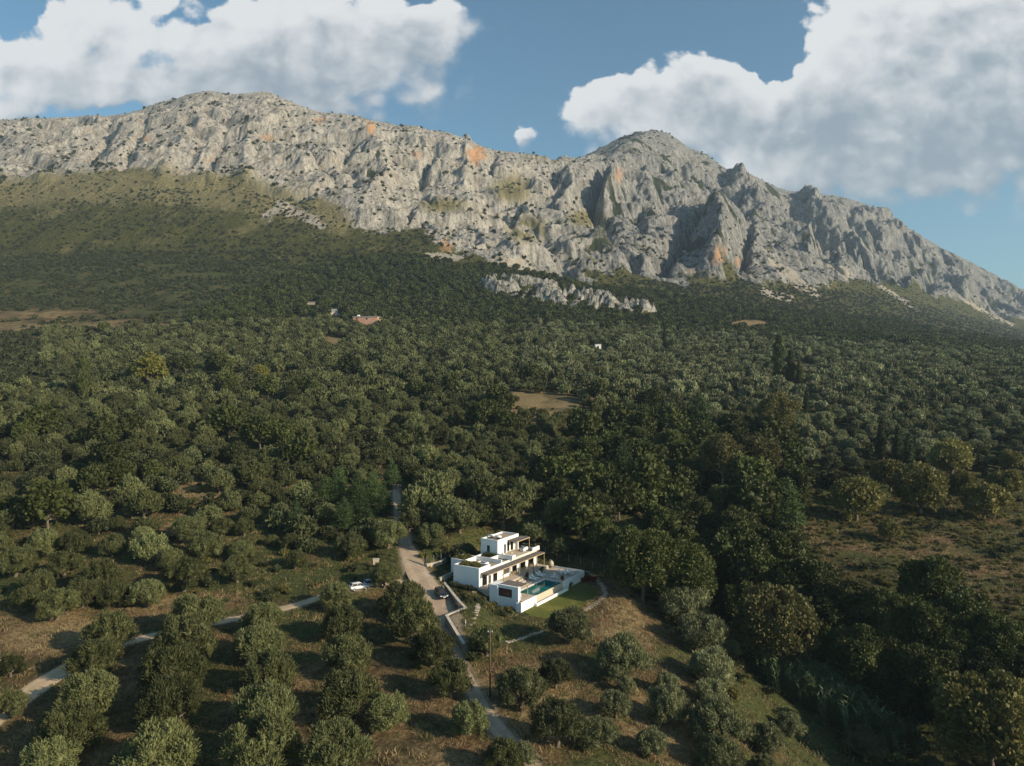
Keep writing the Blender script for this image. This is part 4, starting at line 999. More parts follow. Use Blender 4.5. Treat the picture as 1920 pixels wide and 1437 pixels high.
# ------------------------------------------------------------------ walls, gate and fences round the plot
def wall_thing(name, pts, zt, zb, t, mat, capm, label, cat):
    o = empty(name, (pts[0][0], pts[0][1], zb)); tag(o, label, cat)
    b, c = MB(), MB(); ox, oy = pts[0]
    for i in range(len(pts) - 1):
        p, q = np.array(pts[i]), np.array(pts[i + 1]); d = (q - p) / np.linalg.norm(q - p); n_ = np.array([-d[1], d[0]]) * t / 2
        for mb, e, z0, z1a, z1b in ((b, 1.0, -zb + zb, zt[i] - zb - .08, zt[i + 1] - zb - .08), (c, 1.25, None, zt[i] - zb, zt[i + 1] - zb)):
            P_ = [p - n_ * e - d * .02 * i, p + n_ * e - d * .02 * i, q + n_ * e + d * (.1 if i < len(pts) - 2 else 0), q - n_ * e + d * (.1 if i < len(pts) - 2 else 0)]
            tops = [z1a, z1a, z1b, z1b]; dz = .003 * i
            bots = [0, 0, 0, 0] if z0 is not None else [h - .079 for h in tops]
            mb.add([(x - ox, y - oy, z) for (x, y), z in zip(P_, bots)] + [(x - ox, y - oy, z + dz) for (x, y), z in zip(P_, tops)], [(3, 2, 1, 0), (4, 5, 6, 7), (0, 1, 5, 4), (1, 2, 6, 5), (2, 3, 7, 6), (3, 0, 4, 7)])
    b.build('stonework', mat, o); c.build('coping', capm, o); return o
M_CAPST = simple_mat('pale_coping_stone', (.50, .45, .37), .85, .15, 4)
wall_thing('retaining_wall', [unpz(p[0], p[1], z) for p, z in CAP], [z for _, z in CAP], -4.5, .45, M_STONE, M_CAPST, 'zigzag stone retaining wall with pale coping along the driveway', 'wall')
wall_thing('gate_wall', [unpz(808, 1091, -.2), unpz(829, 1091, -.2)], [-.2, -.2], -2.2, .3, M_WHITE, M_WHITE, 'low white gate wall at the top of the parking bay', 'wall')
sw = [tuple(at(*p)) for p in ((799, 1071), (822, 1060), (852, 1046), (882, 1035))]
swz = [H1(*p) + .75 for p in sw]
wall_thing('garden_wall', sw, swz, 0.0, .5, M_STONE, M_CAPST, 'sunlit dry stone wall under the wire fence left of the villa', 'wall')
tw = [tuple(at(*p)) for p in ((824, 1091), (845, 1080), (862, 1074))]
wall_thing('terrace_wall', tw, [H1(*p) + .7 for p in tw], -1.4, .4, M_STONE, M_STONE, 'grey stone bank wall at the left foot of the villa', 'wall')
def fence(pts, label, h=1.8, n_=9, bottom=None, mat=None):
    pts = np.array(pts); t = np.r_[0, np.cumsum(np.hypot(*np.diff(pts, axis=0).T))]
    ss_ = np.linspace(0, t[-1], n_); X = np.interp(ss_, t, pts[:, 0]); Y = np.interp(ss_, t, pts[:, 1])
    z0 = H1(X[0], Y[0]); o = empty('wire_fence', (X[0], Y[0], z0)); tag(o, label, 'fence'); Z = H(X, Y)
    if bottom is not None: Z = np.interp(ss_, t, bottom)
    for a, b, c in zip(X, Y, Z): MB().bar((a - X[0], b - Y[0], c - z0 - .3), (a - X[0], b - Y[0], c - z0 + h), .035, n=6).build('post', mat or M_METAL, o)
    wv = MB()
    for k in range(n_ - 1):
        for q in (.25, .6, 1.0): wv.bar((X[k] - X[0], Y[k] - Y[0], Z[k] - z0 + h * q), (X[k + 1] - X[0], Y[k + 1] - Y[0], Z[k + 1] - z0 + h * q), .005, n=4)
    wv.build('wires', mat or M_METAL, o)
fence(sw, 'wire fence with pale posts on the sunlit garden wall', 1.6, 7, swz)
fence([at(793, 1072), at(799, 1086), at(806, 1102)], 'wire fence beside the driveway left of the villa', 1.5, 6)
fence([from_uv(-9, 26), from_uv(0, 28.5), from_uv(8, 29.5), from_uv(18, 30)], 'wire fence behind the villa below the wood', 1.6, 10)
fence([at(1030, 1262), at(1110, 1230), at(1215, 1262), at(1250, 1262)], 'thin wire fence across the bare slope', 1.2, 9, None, M_RUST)
fence([at(1385, 1302), at(1420, 1300), at(1462, 1304)], 'short wire fence beside the reed bed', 1.2, 6, None, M_RUST)

# ------------------------------------------------------------------ lawn, garden paths
def lawn_mat():
    m, n, out = new_mat('lawn_grass'); co = n.n('ShaderNodeTexCoord').outputs['Object']
    f = n.noise(co, 3.0, 6, .7); g = n.noise(co, .25, 3, .5)
    c = n.mix(n.ss(f, .3, .7), rgb(.058, .074, .016), rgb(.138, .142, .034)); c = n.mix(n.m('MULTIPLY', n.ss(g, .45, .65), .6), c, rgb(.19, .17, .045))
    bsdf(n, out, c, .95, 0, .1, bump(n, f, .8, .06)); return m
LAWN = [at(p, q) for p, q in [(981, 1147), (1070, 1101), (1086, 1092), (1108, 1098), (1124, 1110), (1114, 1124), (1090, 1141), (1060, 1153), (1022, 1162), (992, 1157)]]
drape('lawn', LAWN, lawn_mat(), .06)
def slab_path(name, pxs_, wid, n_):
    P = np.array([at(p, q) for p, q in pxs_]); t = np.r_[0, np.cumsum(np.hypot(*np.diff(P, axis=0).T))]; b = MB(); g = np.random.default_rng(n_)
    for s_ in np.linspace(0, t[-1], n_):
        x, y = np.interp(s_, t, P[:, 0]), np.interp(s_, t, P[:, 1]); x2, y2 = np.interp(s_ + .1, t, P[:, 0]), np.interp(s_ + .1, t, P[:, 1])
        a = math.atan2(y2 - y, x2 - x + 1e-9) + g.normal() * .15; z = H1(x, y); L_, W_ = t[-1] / n_ * .40, wid / 2 * (.8 + .35 * g.random())
        b.prism([(x + math.cos(a) * i * L_ - math.sin(a) * j * W_, y + math.sin(a) * i * L_ + math.cos(a) * j * W_) for i, j in ((-1, -1), (1, -.9), (.95, 1), (-1, .92))], z - .12, z + .05)
    return tag(b.build(name, M_STONE, None), kind='structure')
slab_path('stone_path', [(1103, 1073), (1120, 1085), (1132, 1102), (1136, 1114), (1124, 1128), (1098, 1143)], 1.2, 26)
slab_path('garden_path', [(898, 1100), (888, 1112), (893, 1128), (896, 1142), (890, 1156), (882, 1172)], 1.0, 22)
slab_path('stepping_stones', [(952, 1204), (975, 1199), (1000, 1190), (1016, 1184)], 1.0, 12)

# ------------------------------------------------------------------ cars
def paint(name, c):
    m, n, out = new_mat(name); b = bsdf(n, out, rgb(*c), .25, 0, .5); b.inputs['Coat Weight'].default_value = .6; b.inputs['Coat Roughness'].default_value = .08; return m
M_TYRE = simple_mat('tyre_rubber', (.02, .02, .02), .85, .2, 8)
M_LAMP = simple_mat('lamp_glass', (.75, .78, .8), .15, .05, 8)
M_RED = simple_mat('tail_lamp', (.35, .02, .02), .2, .1, 8)
def car(x, y, head, pm, L, Wd, Hh, label, hatch=True):
    """x forward; the body is lofted through sections along the length"""
    o = empty('parked_car', (x, y, H1(x, y) + .10), head); tag(o, label, 'car')
    h0, hb = .22, Hh * .60
    st = [(-.5, .50, .80, .86), (-.485, .30, .96, .94), (-.40, h0, hb, 1), (-.15, h0, hb + .01, 1), (.10, h0, hb, 1), (.24, h0, hb - .02, 1), (.40, h0, hb - .14, .98), (.475, .26, hb - .28, .90), (.5, .36, hb - .38, .78)]
    vs, fs = [], []
    for sx, za, zb_, k in st:
        w_ = Wd / 2 * k
        vs += [(sx * L, -w_ * .94, za), (sx * L, -w_, za + (zb_ - za) * .45), (sx * L, -w_ * .95, zb_ - .03), (sx * L, -w_ * .80, zb_), (sx * L, w_ * .80, zb_), (sx * L, w_ * .95, zb_ - .03), (sx * L, w_, za + (zb_ - za) * .45), (sx * L, w_ * .94, za)]
    for i in range(len(st) - 1): fs += [(i * 8 + k, i * 8 + (k + 1) % 8, (i + 1) * 8 + (k + 1) % 8, (i + 1) * 8 + k) for k in range(8)]
    fs += [tuple(range(7, -1, -1)), tuple(range((len(st) - 1) * 8, len(st) * 8))]
    b = MB().add(vs, [f[::-1] for f in fs]); b.build('body', pm, o, True)
    def house(xs, z0, z1, k0, k1, gap=0):   # the cabin: base corners, roof corners
        (a0, a1), (b0, b1) = xs; w0, w1 = Wd / 2 * k0, Wd / 2 * k1
        return [(a0 * L, -w0, z0), (a1 * L, -w0, z0), (a1 * L, w0, z0), (a0 * L, w0, z0), (b0 * L, -w1, z1), (b1 * L, -w1, z1), (b1 * L, w1, z1), (b0 * L, w1, z1)]
    bx = [(3, 2, 1, 0), (4, 5, 6, 7), (0, 1, 5, 4), (1, 2, 6, 5), (2, 3, 7, 6), (3, 0, 4, 7)]
    MB().add(house(((-.46, .22), (-.36, .05)), hb - .02, Hh - .06, .86, .70), bx).build('windows', M_DARKF, o)
    MB().add(house(((-.385, .07), (-.36, .045)), Hh - .075, Hh, .735, .66), bx).build('roof', pm, o, True)
    pil = MB()
    for s in (-1, 1):
        for a, c_ in ((-.465, -.375), (-.12, -.13), (.225, .055)): pil.bar((a * L, s * Wd / 2 * .865, hb - .02), (c_ * L, s * Wd / 2 * .715, Hh - .05), .035, n=6)
    pil.build('pillars', pm, o)
    for sx in (-.31, .31):
        for s in (-1, 1):
            wx, wy = sx * L, s * (Wd / 2 - .09)
            ty = MB().bar((wx, wy - .1, .33 - .10), (wx, wy + .11, .33 - .10), .33, n=20).build('wheel', M_TYRE, o)
            MB().bar((wx, wy + s * .105, .23), (wx, wy + s * .125, .23), .21, n=14).build('rim', M_METAL, ty)
    for s in (-1, 1):
        MB().box(.452 * L, .485 * L, s * Wd * .36 - .16, s * Wd * .36 + .16, hb - .34, hb - .20).build('headlight', M_LAMP, o)
        MB().box(-.502 * L, -.486 * L, s * Wd * .37 - .10, s * Wd * .37 + .10, .62, .86).build('tail_light', M_RED, o)
        MB().box(.14 * L, .18 * L, s * (Wd / 2 + .09) - .08, s * (Wd / 2 + .09) + .08, hb, hb + .14).build('mirror', pm, o)
    MB().box(.497 * L, .506 * L, -.26, .26, .40, .52).build('number_plate', M_CLOTH, o); MB().box(.492 * L, .500 * L, -.5, .5, hb - .36, hb - .26).build('grille', M_METAL, o)
    return o
x, y = at(827, 1119); car(x, y, math.atan2(-.93, .40), paint('black_paint', (.006, .007, .009)), 4.65, 1.86, 1.62, 'glossy black estate car parked in the driveway bay below the villa')
x, y = at(673, 1108); car(x, y, math.atan2(.50, .86), paint('white_paint', (.80, .80, .79)), 4.0, 1.72, 1.48, 'small white hatchback parked on the dirt track')
x, y = at(700, 1101); car(x, y, math.atan2(.50, .86), paint('pale_blue_paint', (.45, .50, .56)), 4.2, 1.75, 1.48, 'pale car half hidden behind an olive tree on the track')

# ------------------------------------------------------------------ poles
def pole(px, py, top, label, mat, r=.13, arm=True):
    x, y = at(px, py); h = (py - top) / FPX * y; o = empty('utility_pole', (x, y, H1(x, y) - .3)); tag(o, label, 'utility pole')
    MB().bar((0, 0, 0), (0, 0, h + .3), r, r * .7, 10).build('shaft', mat, o, True)
    if arm:
        MB().bar((-.7, 0, h * .62), (.05, 0, h * .66), .035, n=6).bar((-.35, 0, h - .25), (.35, 0, h - .25), .04, n=6).build('bracket', M_METAL, o)
        for q in (-.3, .3): MB().lathe([(.05, 0), (.07, .05), (.03, .14)], (q, 0, h - .21), 8).build('insulator', M_CLOTH, o)
    return o
pole(919, 1308, 1178, 'tall dark wooden utility pole beside the driveway', M_RUST)
pole(873, 1180, 1162, 'slim pale metal post pair in the garden by the wall', M_METAL, .06, False)
x, y = at(705, 1066); t = empty('gate_pillar', (x, y, H1(x, y) - .2)); tag(t, 'pale masonry pillar standing behind the olive by the cars', 'pillar')
MB().box(-.6, .6, -.3, .3, 0, 2.2).build('shaft', M_BEIGE, t); MB().box(-.68, .68, -.38, .38, 2.201, 2.32).build('cap', M_CAPST, t)

# ------------------------------------------------------------------ buildings farther off
M_BRICK = simple_mat('pink_brick', (.50, .28, .20), .9, .2, .8)
M_GREYR = simple_mat('grey_sheet_roof', (.27, .28, .28), .6, .15, 1)
FAR = []
def far_thing(name, px, py, turn, label, cat):
    x, y = at(px, py); o = empty(name, (x, y, float(Hall(np.array([x]), np.array([y]))[0]) - .4), turn); (name != 'block_hut') and FAR.append((x, y)); return tag(o, label, cat), y / FPX
o, k = far_thing('brick_building', 687, 609, -.12, 'long low pink brick building with a flat pale roof on the hillside', 'building')
o.location.z += 1.6
MB().box(-24 * k, 23 * k, -3, 3, -2, 7.2 * k + 2).build('wall', M_BRICK, o); rf = MB().box(-25 * k, 24 * k, -3.4, 3.4, 7.2 * k + 2.01, 7.2 * k + 2.7).build('roof', M_GREYR, o)
MB().box(-17 * k, -13 * k, -1, 1, 7.2 * k + 2.71, 7.2 * k + 4.2).build('water_tank', M_WHITE, rf); MB().box(23.05 * k, 27 * k, -2, 2, 0, 5 * k + 1).build('annex', M_BRICK, o)
for q in (-18, 1): MB().box(q * k, (q + 3) * k, -3.06, -2.9, 3.6 * k + 1.4, 5.6 * k + 2).build('window', M_DARKF, o)
o, k = far_thing('farmhouse', 628, 592, .1, 'small white house with a grey rounded roof among hillside trees', 'house')
MB().box(-8 * k, 6 * k, -3, 3, 0, 4.5).build('wall', M_BEIGE, o); MB().add([(-8.6 * k, -3.4, 4.51), (6.6 * k, -3.4, 4.51), (6.6 * k, 3.4, 4.51), (-8.6 * k, 3.4, 4.51), (-5 * k, 0, 6.9), (3 * k, 0, 6.9)], [(0, 1, 5, 4), (1, 2, 5), (2, 3, 4, 5), (3, 0, 4), (3, 2, 1, 0)]).build('roof', M_GREYR, o)
MB().box(6.7 * k, 13 * k, -2, 2, 0, 4.0).build('shed', M_GREYR, o); MB().box(-2 * k, 0, -3.05, -2.9, 0, 2.4).build('door', M_DARKF, o)
o, k = far_thing('farmhouse', 585, 572, 0, 'long grey roofed shed just above the hillside house', 'shed')
MB().box(-20 * k, 18 * k, -2.5, 2.5, 0, 3.0).build('wall', M_STONE, o); MB().box(-21 * k, 19 * k, -3, 3, 3.01, 3.5).build('roof', M_GREYR, o)
o, k = far_thing('white_hut', 1121, 654, 0, 'tiny white hut with a dark doorway in the middle grove', 'hut')
MB().box(-5.5 * k, -2 * k, -2, 2, 0, 3.4).box(1.5 * k, 5.5 * k, -2, 2, 0, 3.4).box(-2 * k + .01, 1.5 * k - .01, -2, 2, 2.2, 3.4).build('wall', M_WHITE, o); MB().box(-6 * k, 6 * k, -2.3, 2.3, 3.41, 3.7).build('roof', M_WHITE, o); MB().box(-2 * k, 1.5 * k, -1.6, -1.4, 0, 2.19).build('doorway', M_DARKF, o)
o, k = far_thing('ruined_hut', 1098, 790, .2, 'ruined pale stone hut in the brown clearing', 'ruin')
MB().box(-4, -3.4, -2, 2, 0, 2.0).box(-3.39, 2, 1.5, 2, 0, 2.6).box(2.01, 2.6, -2, 2, 0, 3.2).box(-3.39, -1, -2, -1.5, 0, 1.1).build('wall', M_STONE, o); MB().box(2.7, 3.6, -2.4, -1.0, 0, 1.6).build('plastered_pier', M_WHITE, o)
OLIVE = [mk_olive(100 + i, 12000, .36, .12, M_OLIVE) for i in range(6)]
OLIVE_SN = [mk_olive(110 + i, 12000, .36, .12, M_OLIVE_S) for i in range(4)]
OLIVE_M = [mk_olive(120 + i, 3200, .62, .25, M_OLIVE) for i in range(5)]
OLIVE_SM = [mk_olive(130 + i, 2600, .68, .28, M_OLIVE_S) for i in range(4)]
OLIVE_F = [mk_olive(140 + i, 420, 1.35, .75, M_OLIVE, .8) for i in range(3)]
OLIVE_SF = [mk_olive(150 + i, 420, 1.35, .75, M_OLIVE_S, .8) for i in range(3)]
OAK = [mk_broad(200 + i, 15000, .36, .27, M_OAK) for i in range(4)]
OAK_M = [mk_broad(210 + i, 2200, .85, .65, M_OAK) for i in range(4)]
OAK_F = [mk_broad(220 + i, 380, 1.7, 1.3, M_OAK, core=.82, Hc=4.6, Rz=4.2) for i in range(3)]
SCRUB_M = [mk_broad(230 + i, 1300, .8, .5, M_SCRUB, 3.4, 2.4, 2.6, 16, 1.2, .74, .8, low=-.2) for i in range(3)]
ALMOND = [mk_broad(240 + i, 4200, .45, .3, M_ALM, 4.4, 4.2, 3.8, 22, 1.35, .6, 1.4, low=-.6) for i in range(3)]
PLANE = [mk_broad(250 + i, 8000, .40, .30, M_PLANE, 6.0, 8.4, 6.8, 38, 1.35, .22, 3.4, low=-.7) for i in range(2)]
EUCA = [mk_broad(260 + i, 3800, .6, .28, M_PLANE, 5.2, 11.0, 5.6, 26, 1.5, .4, 6.5, M_PALE, .34, low=-.75) for i in range(2)]
LIME = [mk_broad(270, 3000, .5, .36, M_LIME, 3.8, 4.0, 3.8, 20, 1.3, .6, 1.4, low=-.5)]
YELLOW = [mk_broad(275, 16000, .40, .32, M_ALM, 6.4, 6.4, 6.0, 34, 1.8, .5, 3.0, low=-.6)]
PINE = [mk_pine(280 + i, 4200, .6, .16, M_PINE) for i in range(3)]
POPLAR = [mk_spire(290 + i, 2600, .7, .4, M_POP, 15, 1.9) for i in range(2)]
CYPRESS = [mk_spire(295 + i, 1900, .5, .2, M_CYP, 11, 1.1) for i in range(2)]
BUSH = [mk_bush(300 + i, 260, .34, .16, M_SCRUB) for i in range(4)]
BUSH_Y = [mk_bush(310 + i, 240, .34, .14, M_ALM) for i in range(2)]
BUSH_F = [mk_bush(320 + i, 36, .95, .7, M_SCRUB, core=.8, nl=3) for i in range(3)]

TREES = []     # (x, y, r) of every tree placed, so that scattered ones keep clear
def put_tree(name, var, x, y, r, label, cat, group=None, z=None, hs=1.0):
    cm, tm, rn = var
    o = empty(name, (x, y, (H1(x, y) if z is None else z) - .05), random.random() * 6.28)
    s = r / rn; o.scale = (s, s, s * hs)
    c = bpy.data.objects.new('crown', cm); COL.objects.link(c); c.parent = o
    if tm is not None:
        t = bpy.data.objects.new('trunk', tm); COL.objects.link(t); t.parent = o
    tag(o, label, cat, group)
    TREES.append((x, y, r))
    return o
def from_crown(cx, cy, w, hfrac=.45):
    """ground point and radius of a tree whose crown is seen centred at (cx, cy), w photograph pixels wide"""
    Y = np.linspace(70, 600, 2200); x = (cx - CX) / FPX * Y
    wm = w / FPX * Y
    g = H(x, Y) + wm * hfrac - (CZ - (cy - CY) / FPX * Y)
    k = int(np.argmax(g >= 0)) if (g >= 0).any() else 0
    return x[k], Y[k], wm[k] * .5

# ------------------------------------------------------------------ garden planting round the villa
M_REDLF = leaf_mat('red_leaves', (.13, .022, .020), (.24, .05, .04), .04, .2)
RED = [mk_bush(340 + i, 300, .3, .16, M_REDLF) for i in range(2)]
def shrub(name, var, x, y, r, label, cat='shrub', group=None, hs=1.0):
    me, _, rn = var; o = bpy.data.objects.new(name, me); COL.objects.link(o); o.location = (x, y, H1(x, y) - .04); o.rotation_euler = (0, 0, random.random() * 6.28)
    o.scale = (r / rn, r / rn, r / rn * hs); return tag(o, label, cat, group)
_g = np.random.default_rng(77)
for i in range(34):
    u, v = 1 + 9.4 * _g.random(), -6.5 + 5.0 * _g.random(); x, y = from_uv(u, v)
    shrub('garden_shrub', (BUSH + BUSH_Y)[i % 6], x, y, .35 + .45 * _g.random(), 'low shrub in the planted bed before the pool house wall', 'shrub', 'shrubs before the pool house')
for i in range(14):
    u, v = -6.5 + 6.5 * i / 13 + _g.normal() * .2, -.9 - .5 * _g.random(); x, y = from_uv(u, v)
    shrub('garden_shrub', BUSH[i % 4], x, y, .45 + .3 * _g.random(), 'green shrub along the foot of the shaded gable', 'shrub', 'shrubs along the gable')
for i in range(12):
    p = 858 + 26 * _g.random(); q = 1098 + (p - 858) * 1.0 + 12 * _g.random(); x, y = at(p, q)
    shrub('garden_shrub', BUSH[i % 4], x, y, .4 + .35 * _g.random(), 'green shrub between the retaining wall and the garden path', 'shrub', 'shrubs behind the retaining wall')
for i in range(9):
    p = 1090 + 26 * _g.random(); q = 1082 + 8 * _g.random() + (p - 1090) * .15; x, y = at(p, q)
    shrub('red_shrub', RED[i % 2], x, y, .5 + .35 * _g.random(), 'dark red flowering shrub at the far corner of the lawn', 'shrub', 'red shrubs by the lawn')
x, y = at(1067, 1101); shrub('dry_shrub', BUSH_Y[0], x, y, .9, 'straw coloured shrub at the pool wall corner by the lawn')
for i, (p, q, lab) in enumerate([(830, 1052, 'young slim cypress before the sunlit garden wall'), (798, 1068, 'young slim cypress at the driveway fence corner')]):
    x, y = at(p, q); put_tree('young_cypress', CYPRESS[0], x, y, .28, lab, 'tree', hs=1.1)
# ------------------------------------------------------------------ trees one can tell apart
def c7(x, y): return x / 2, 1000 + y / 2
def c8(x, y): return 960 + x / 2, 1000 + y / 2
def c6(x, y): return 960 + x / 2, 560 + y / 2
def c5(x, y): return x / 2, 560 + y / 2
OV = 0
def olive_at(cx, cy, w, label, group=None, r_scale=1.0, pool=None):
    global OV
    x, y, r = from_crown(cx, cy, w)
    OV += 1
    P = pool or (OLIVE if y < 175 else OLIVE_M)
    return put_tree('olive_tree', P[(OV * 7 + OV // 3) % len(P)], x, y, r * r_scale * (1.0 + .14 * random.random()), label, 'tree', group, None, .80 + .12 * random.random())
GROVE = [
 [(410, 370, 170), (360, 460, 190), (330, 590, 230), (260, 720, 260), (190, 830, 200)],
 [(735, 300, 190), (700, 400, 220), (650, 510, 230), (630, 640, 230), (600, 800, 290)],
 [(985, 310, 150), (970, 400, 200), (1010, 520, 200), (985, 650, 220), (980, 780, 280)],
 [(1265, 240, 120), (1285, 330, 170), (1310, 450, 190), (1310, 590, 240), (1260, 800, 280)],
 [(1510, 240, 190), (1550, 330, 190), (1620, 420, 180), (1690, 540, 170), (1760, 690, 150)]]
ROWN = ['leftmost row', 'second row from the left', 'middle row', 'second row from the right', 'row beside the driveway']
for i, row in enumerate(GROVE):
    for j, (a, b, w) in enumerate(row):
        pos = 'nearest the dirt track' if j == 0 else ('nearest the camera' if j == len(row) - 1 else ORD[j] + ' down from the track')
        olive_at(*c7(a, b), w / 2, 'olive tree %s, %s of the lower grove' % (pos, ROWN[i]), 'olive trees in rows below the track', 1.08)
for a, b, w, lab in [(1450, 650, 190, 'olive tree filling the gap between the two right rows of the lower grove'), (1440, 150, 125, 'olive tree by the driveway half hiding the parked second pale car'),
                     (1890, 830, 150, 'olive tree cut by the bottom edge where the driveway leaves'), (1455, -10, 150, 'olive tree leaning over the left edge of the driveway'), (1825, 400, 135, 'rounded dark olive tree right behind the utility pole'),
                     (40, 490, 110, 'upper olive tree at the left edge above the track'), (30, 640, 130, 'lower olive tree at the left edge beside the track')]:
    olive_at(*c7(a, b), w / 2, lab)
SLOPE = [(210, 340, 165, 'large olive tree standing alone just below the lawn'), (415, 470, 180, 'olive tree on the bare slope right of the lawn olive'), (430, 572, 75, 'small olive bush under the upper slope tree'),
 (390, 640, 125, 'mid sized olive tree halfway down the bare slope'), (165, 520, 140, 'olive tree right of the utility pole, paler of two'), (35, 580, 165, 'olive tree with bare leaning trunk right of the utility pole'),
 (170, 720, 180, 'wide olive tree on the lower slope with its trunk showing'), (325, 740, 145, 'olive tree touching the wide one on the lower slope'), (520, 770, 125, 'narrow upright olive tree low on the slope'),
 (580, 640, 150, 'full olive tree in the second column of the slope'), (580, 565, 95, 'small olive tree at the top of the second slope column'), (745, 510, 165, 'silvery olive tree at the head of the right slope column'),
 (750, 600, 125, 'olive tree second in the right slope column'), (770, 710, 205, 'biggest olive tree of the right slope column'), (770, 825, 160, 'olive tree at the foot of the right slope column'),
 (960, 770, 130, 'olive tree above the dry ditch left of the reeds'), (1045, 710, 110, 'low round olive tree beside the reed bed'), (1320, 790, 140, 'pale feathery olive tree below the reed bed'),
 (1510, 800, 95, 'slim olive tree right of the feathery one at the bottom'), (1580, 862, 80, 'small olive tree cut by the bottom edge near the ravine'), (1700, 872, 55, 'tiny olive tree cut by the bottom edge under the yellowing tree'),
 (40, 830, 100, 'olive tree at the bottom edge right of the drive'), (940, 866, 90, 'olive tree at the bottom edge below the ditch'), (650, 260, 190, 'tall dusky olive tree at the edge of the ravine wood, upper one'), (720, 370, 185, 'tall dusky olive tree at the edge of the ravine wood, lower one'), (822, 430, 70, 'small olive bush at the foot of the dusky pair')]
for a, b, w, lab in SLOPE: olive_at(*c8(a, b), w / 2, lab, None, 1.10, OLIVE_SN)
for a, b, w in [(100, 240, 110), (215, 260, 150), (430, 220, 130), (550, 210, 150), (690, 140, 170), (640, 90, 110), (890, 130, 120), (905, 55, 105), (760, 40, 130), (1110, 95, 85), (240, 110, 130), (60, 95, 150), (140, 185, 130), (310, 220, 130), (370, 160, 160), (530, 15, 100), (1020, 20, 60), (280, 30, 120), (1310, 40, 130), (420, 40, 110), (160, 30, 130), (1090, 30, 80)]:
    olive_at(*c7(a, b), w / 2, 'olive tree in the loose grove above the dirt track, left of the white car', 'olive trees in the loose grove above the track')
for a, b, w in [(860, 750, 110), (970, 750, 80), (830, 850, 100), (710, 850, 140), (770, 920, 140), (915, 855, 80), (940, 800, 90), (560, 740, 60), (535, 890, 100), (910, 920, 100), (440, 840, 70), (965, 690, 80), (680, 620, 100), (890, 570, 110), (1010, 580, 90), (1000, 640, 70)]:
    olive_at(*c5(a, b), w / 2, 'olive tree among the dry clearings on the left hillside', 'olive trees among the dry clearings')
for a, b, w in [(808, 999, 66), (862, 964, 80), (841, 948, 80), (890, 960, 62), (944, 948, 92), (1003, 994, 60), (781, 940, 78), (816, 912, 76), (1114, 950, 86), (915, 915, 80), (980, 930, 76), (1050, 960, 70), (768, 975, 50)]:
    olive_at(a, b, w, 'olive tree in the dense grove right behind the villa', 'olive trees behind the villa')
def kind_at(name, pool, i, cx, cy, w, label, cat='tree', group=None, hf=.5, hs=1.0):
    x, y, r = from_crown(cx, cy, w, hf)
    if name in ('poplar_tree', 'cypress_tree', 'eucalyptus'):
        for q in (7, 14, 21): TREES.append((x * (1 - q / y), y - q, 4.0))
    return put_tree(name, pool[i % len(pool)], x, y, r, label, cat, group, None, hs)
# the ravine: plane trees, oaks, reeds; the marks of each are what the photo shows
kind_at('plane_tree', PLANE, 0, *c8(990, 330), 145, 'open crowned tree of thin rusty leaves over the dark ravine', hf=.75)
kind_at('yellowing_tree', YELLOW, 0, *c8(1800, 720), 190, 'big yellow green tree in the bottom right corner')
kind_at('eucalyptus', EUCA, 0, *c6(790, 600), 75, 'tall thin crowned tree with a bare white trunk', hf=1.0)
kind_at('brown_crowned_tree', PLANE, 0, *c6(930, 560), 80, 'rusty crowned tall tree right of the white trunk', hf=.9)
kind_at('brown_crowned_tree', PLANE, 1, *c6(990, 430), 75, 'rusty crowned tree below the poplars', hf=.7)
OAKS = [(490, 110, 250), (630, 150, 250), (860, 110, 250), (1000, 90, 220), (1100, 200, 230), (1240, 310, 250), (1400, 330, 240), (1560, 200, 210), (1560, 380, 250), (1720, 330, 230), (1830, 420, 220), (1350, 500, 240), (1560, 540, 240), (1250, 440, 200), (1160, 420, 190), (1800, 560, 200), (1450, 420, 210), (1660, 450, 210), (1640, 640, 210), (1500, 630, 190), (1390, 590, 170), (1110, 330, 200), (930, 180, 220), (860, 260, 150), (1900, 520, 180)]
for i, (a, b, w) in enumerate(OAKS):
    kind_at('broadleaf_tree', OAK, i, *c8(a, b), w / 2 * .95, 'dark broadleaf tree in the ravine wood right of the slope', group='dark broadleaf trees of the ravine', hf=.62)
for i, (a, b, w) in enumerate([(560, 850, 130), (700, 820, 150), (800, 780, 150), (640, 930, 140), (850, 880, 160), (460, 940, 150), (600, 560, 130), (480, 540, 110), (520, 400, 110), (740, 860, 130)]):
    kind_at('broadleaf_tree', OAK, i + 2, *c6(a, b), w / 2, 'dark broadleaf tree in the dense wood right of the villa', group='dark broadleaf trees behind the villa', hf=.6)
for i, (a, b, w, lab) in enumerate([(1290, 745, 175, 'yellow green bushy tree at the edge of the dry field, nearest the wood'), (1530, 715, 190, 'wide yellow green tree above the dry field'), (1770, 755, 150, 'yellow green round tree right of the dry field edge'), (1650, 590, 150, 'dusty green round tree behind the dry field'), (1420, 870, 85, 'small yellow tree standing in the dry field'), (1850, 690, 110, 'yellow green tree by the right edge above the field'), (1420, 660, 130, 'dusty spreading tree left of the dry field hedge'), (1690, 690, 90, 'small yellow green tree in the field hedge'), (1880, 110 + 500, 90, 'low yellow green tree at the right edge')]):
    kind_at('almond_tree', ALMOND, i, *c6(a, b), w / 2, lab)
for i, (a, b, w, lab) in enumerate([(700, 430, 150, 'bright green pine above the ravine wood'), (420, 620, 130, 'green pine behind the villa'), (1040, 770, 150, 'tall pine at the corner of the dry field'), (330, 800, 110, 'pine on the slope right of the villa')]):
    kind_at('pine_tree', PINE, i, *c6(a, b), w / 2 * .8, lab, hf=.8)
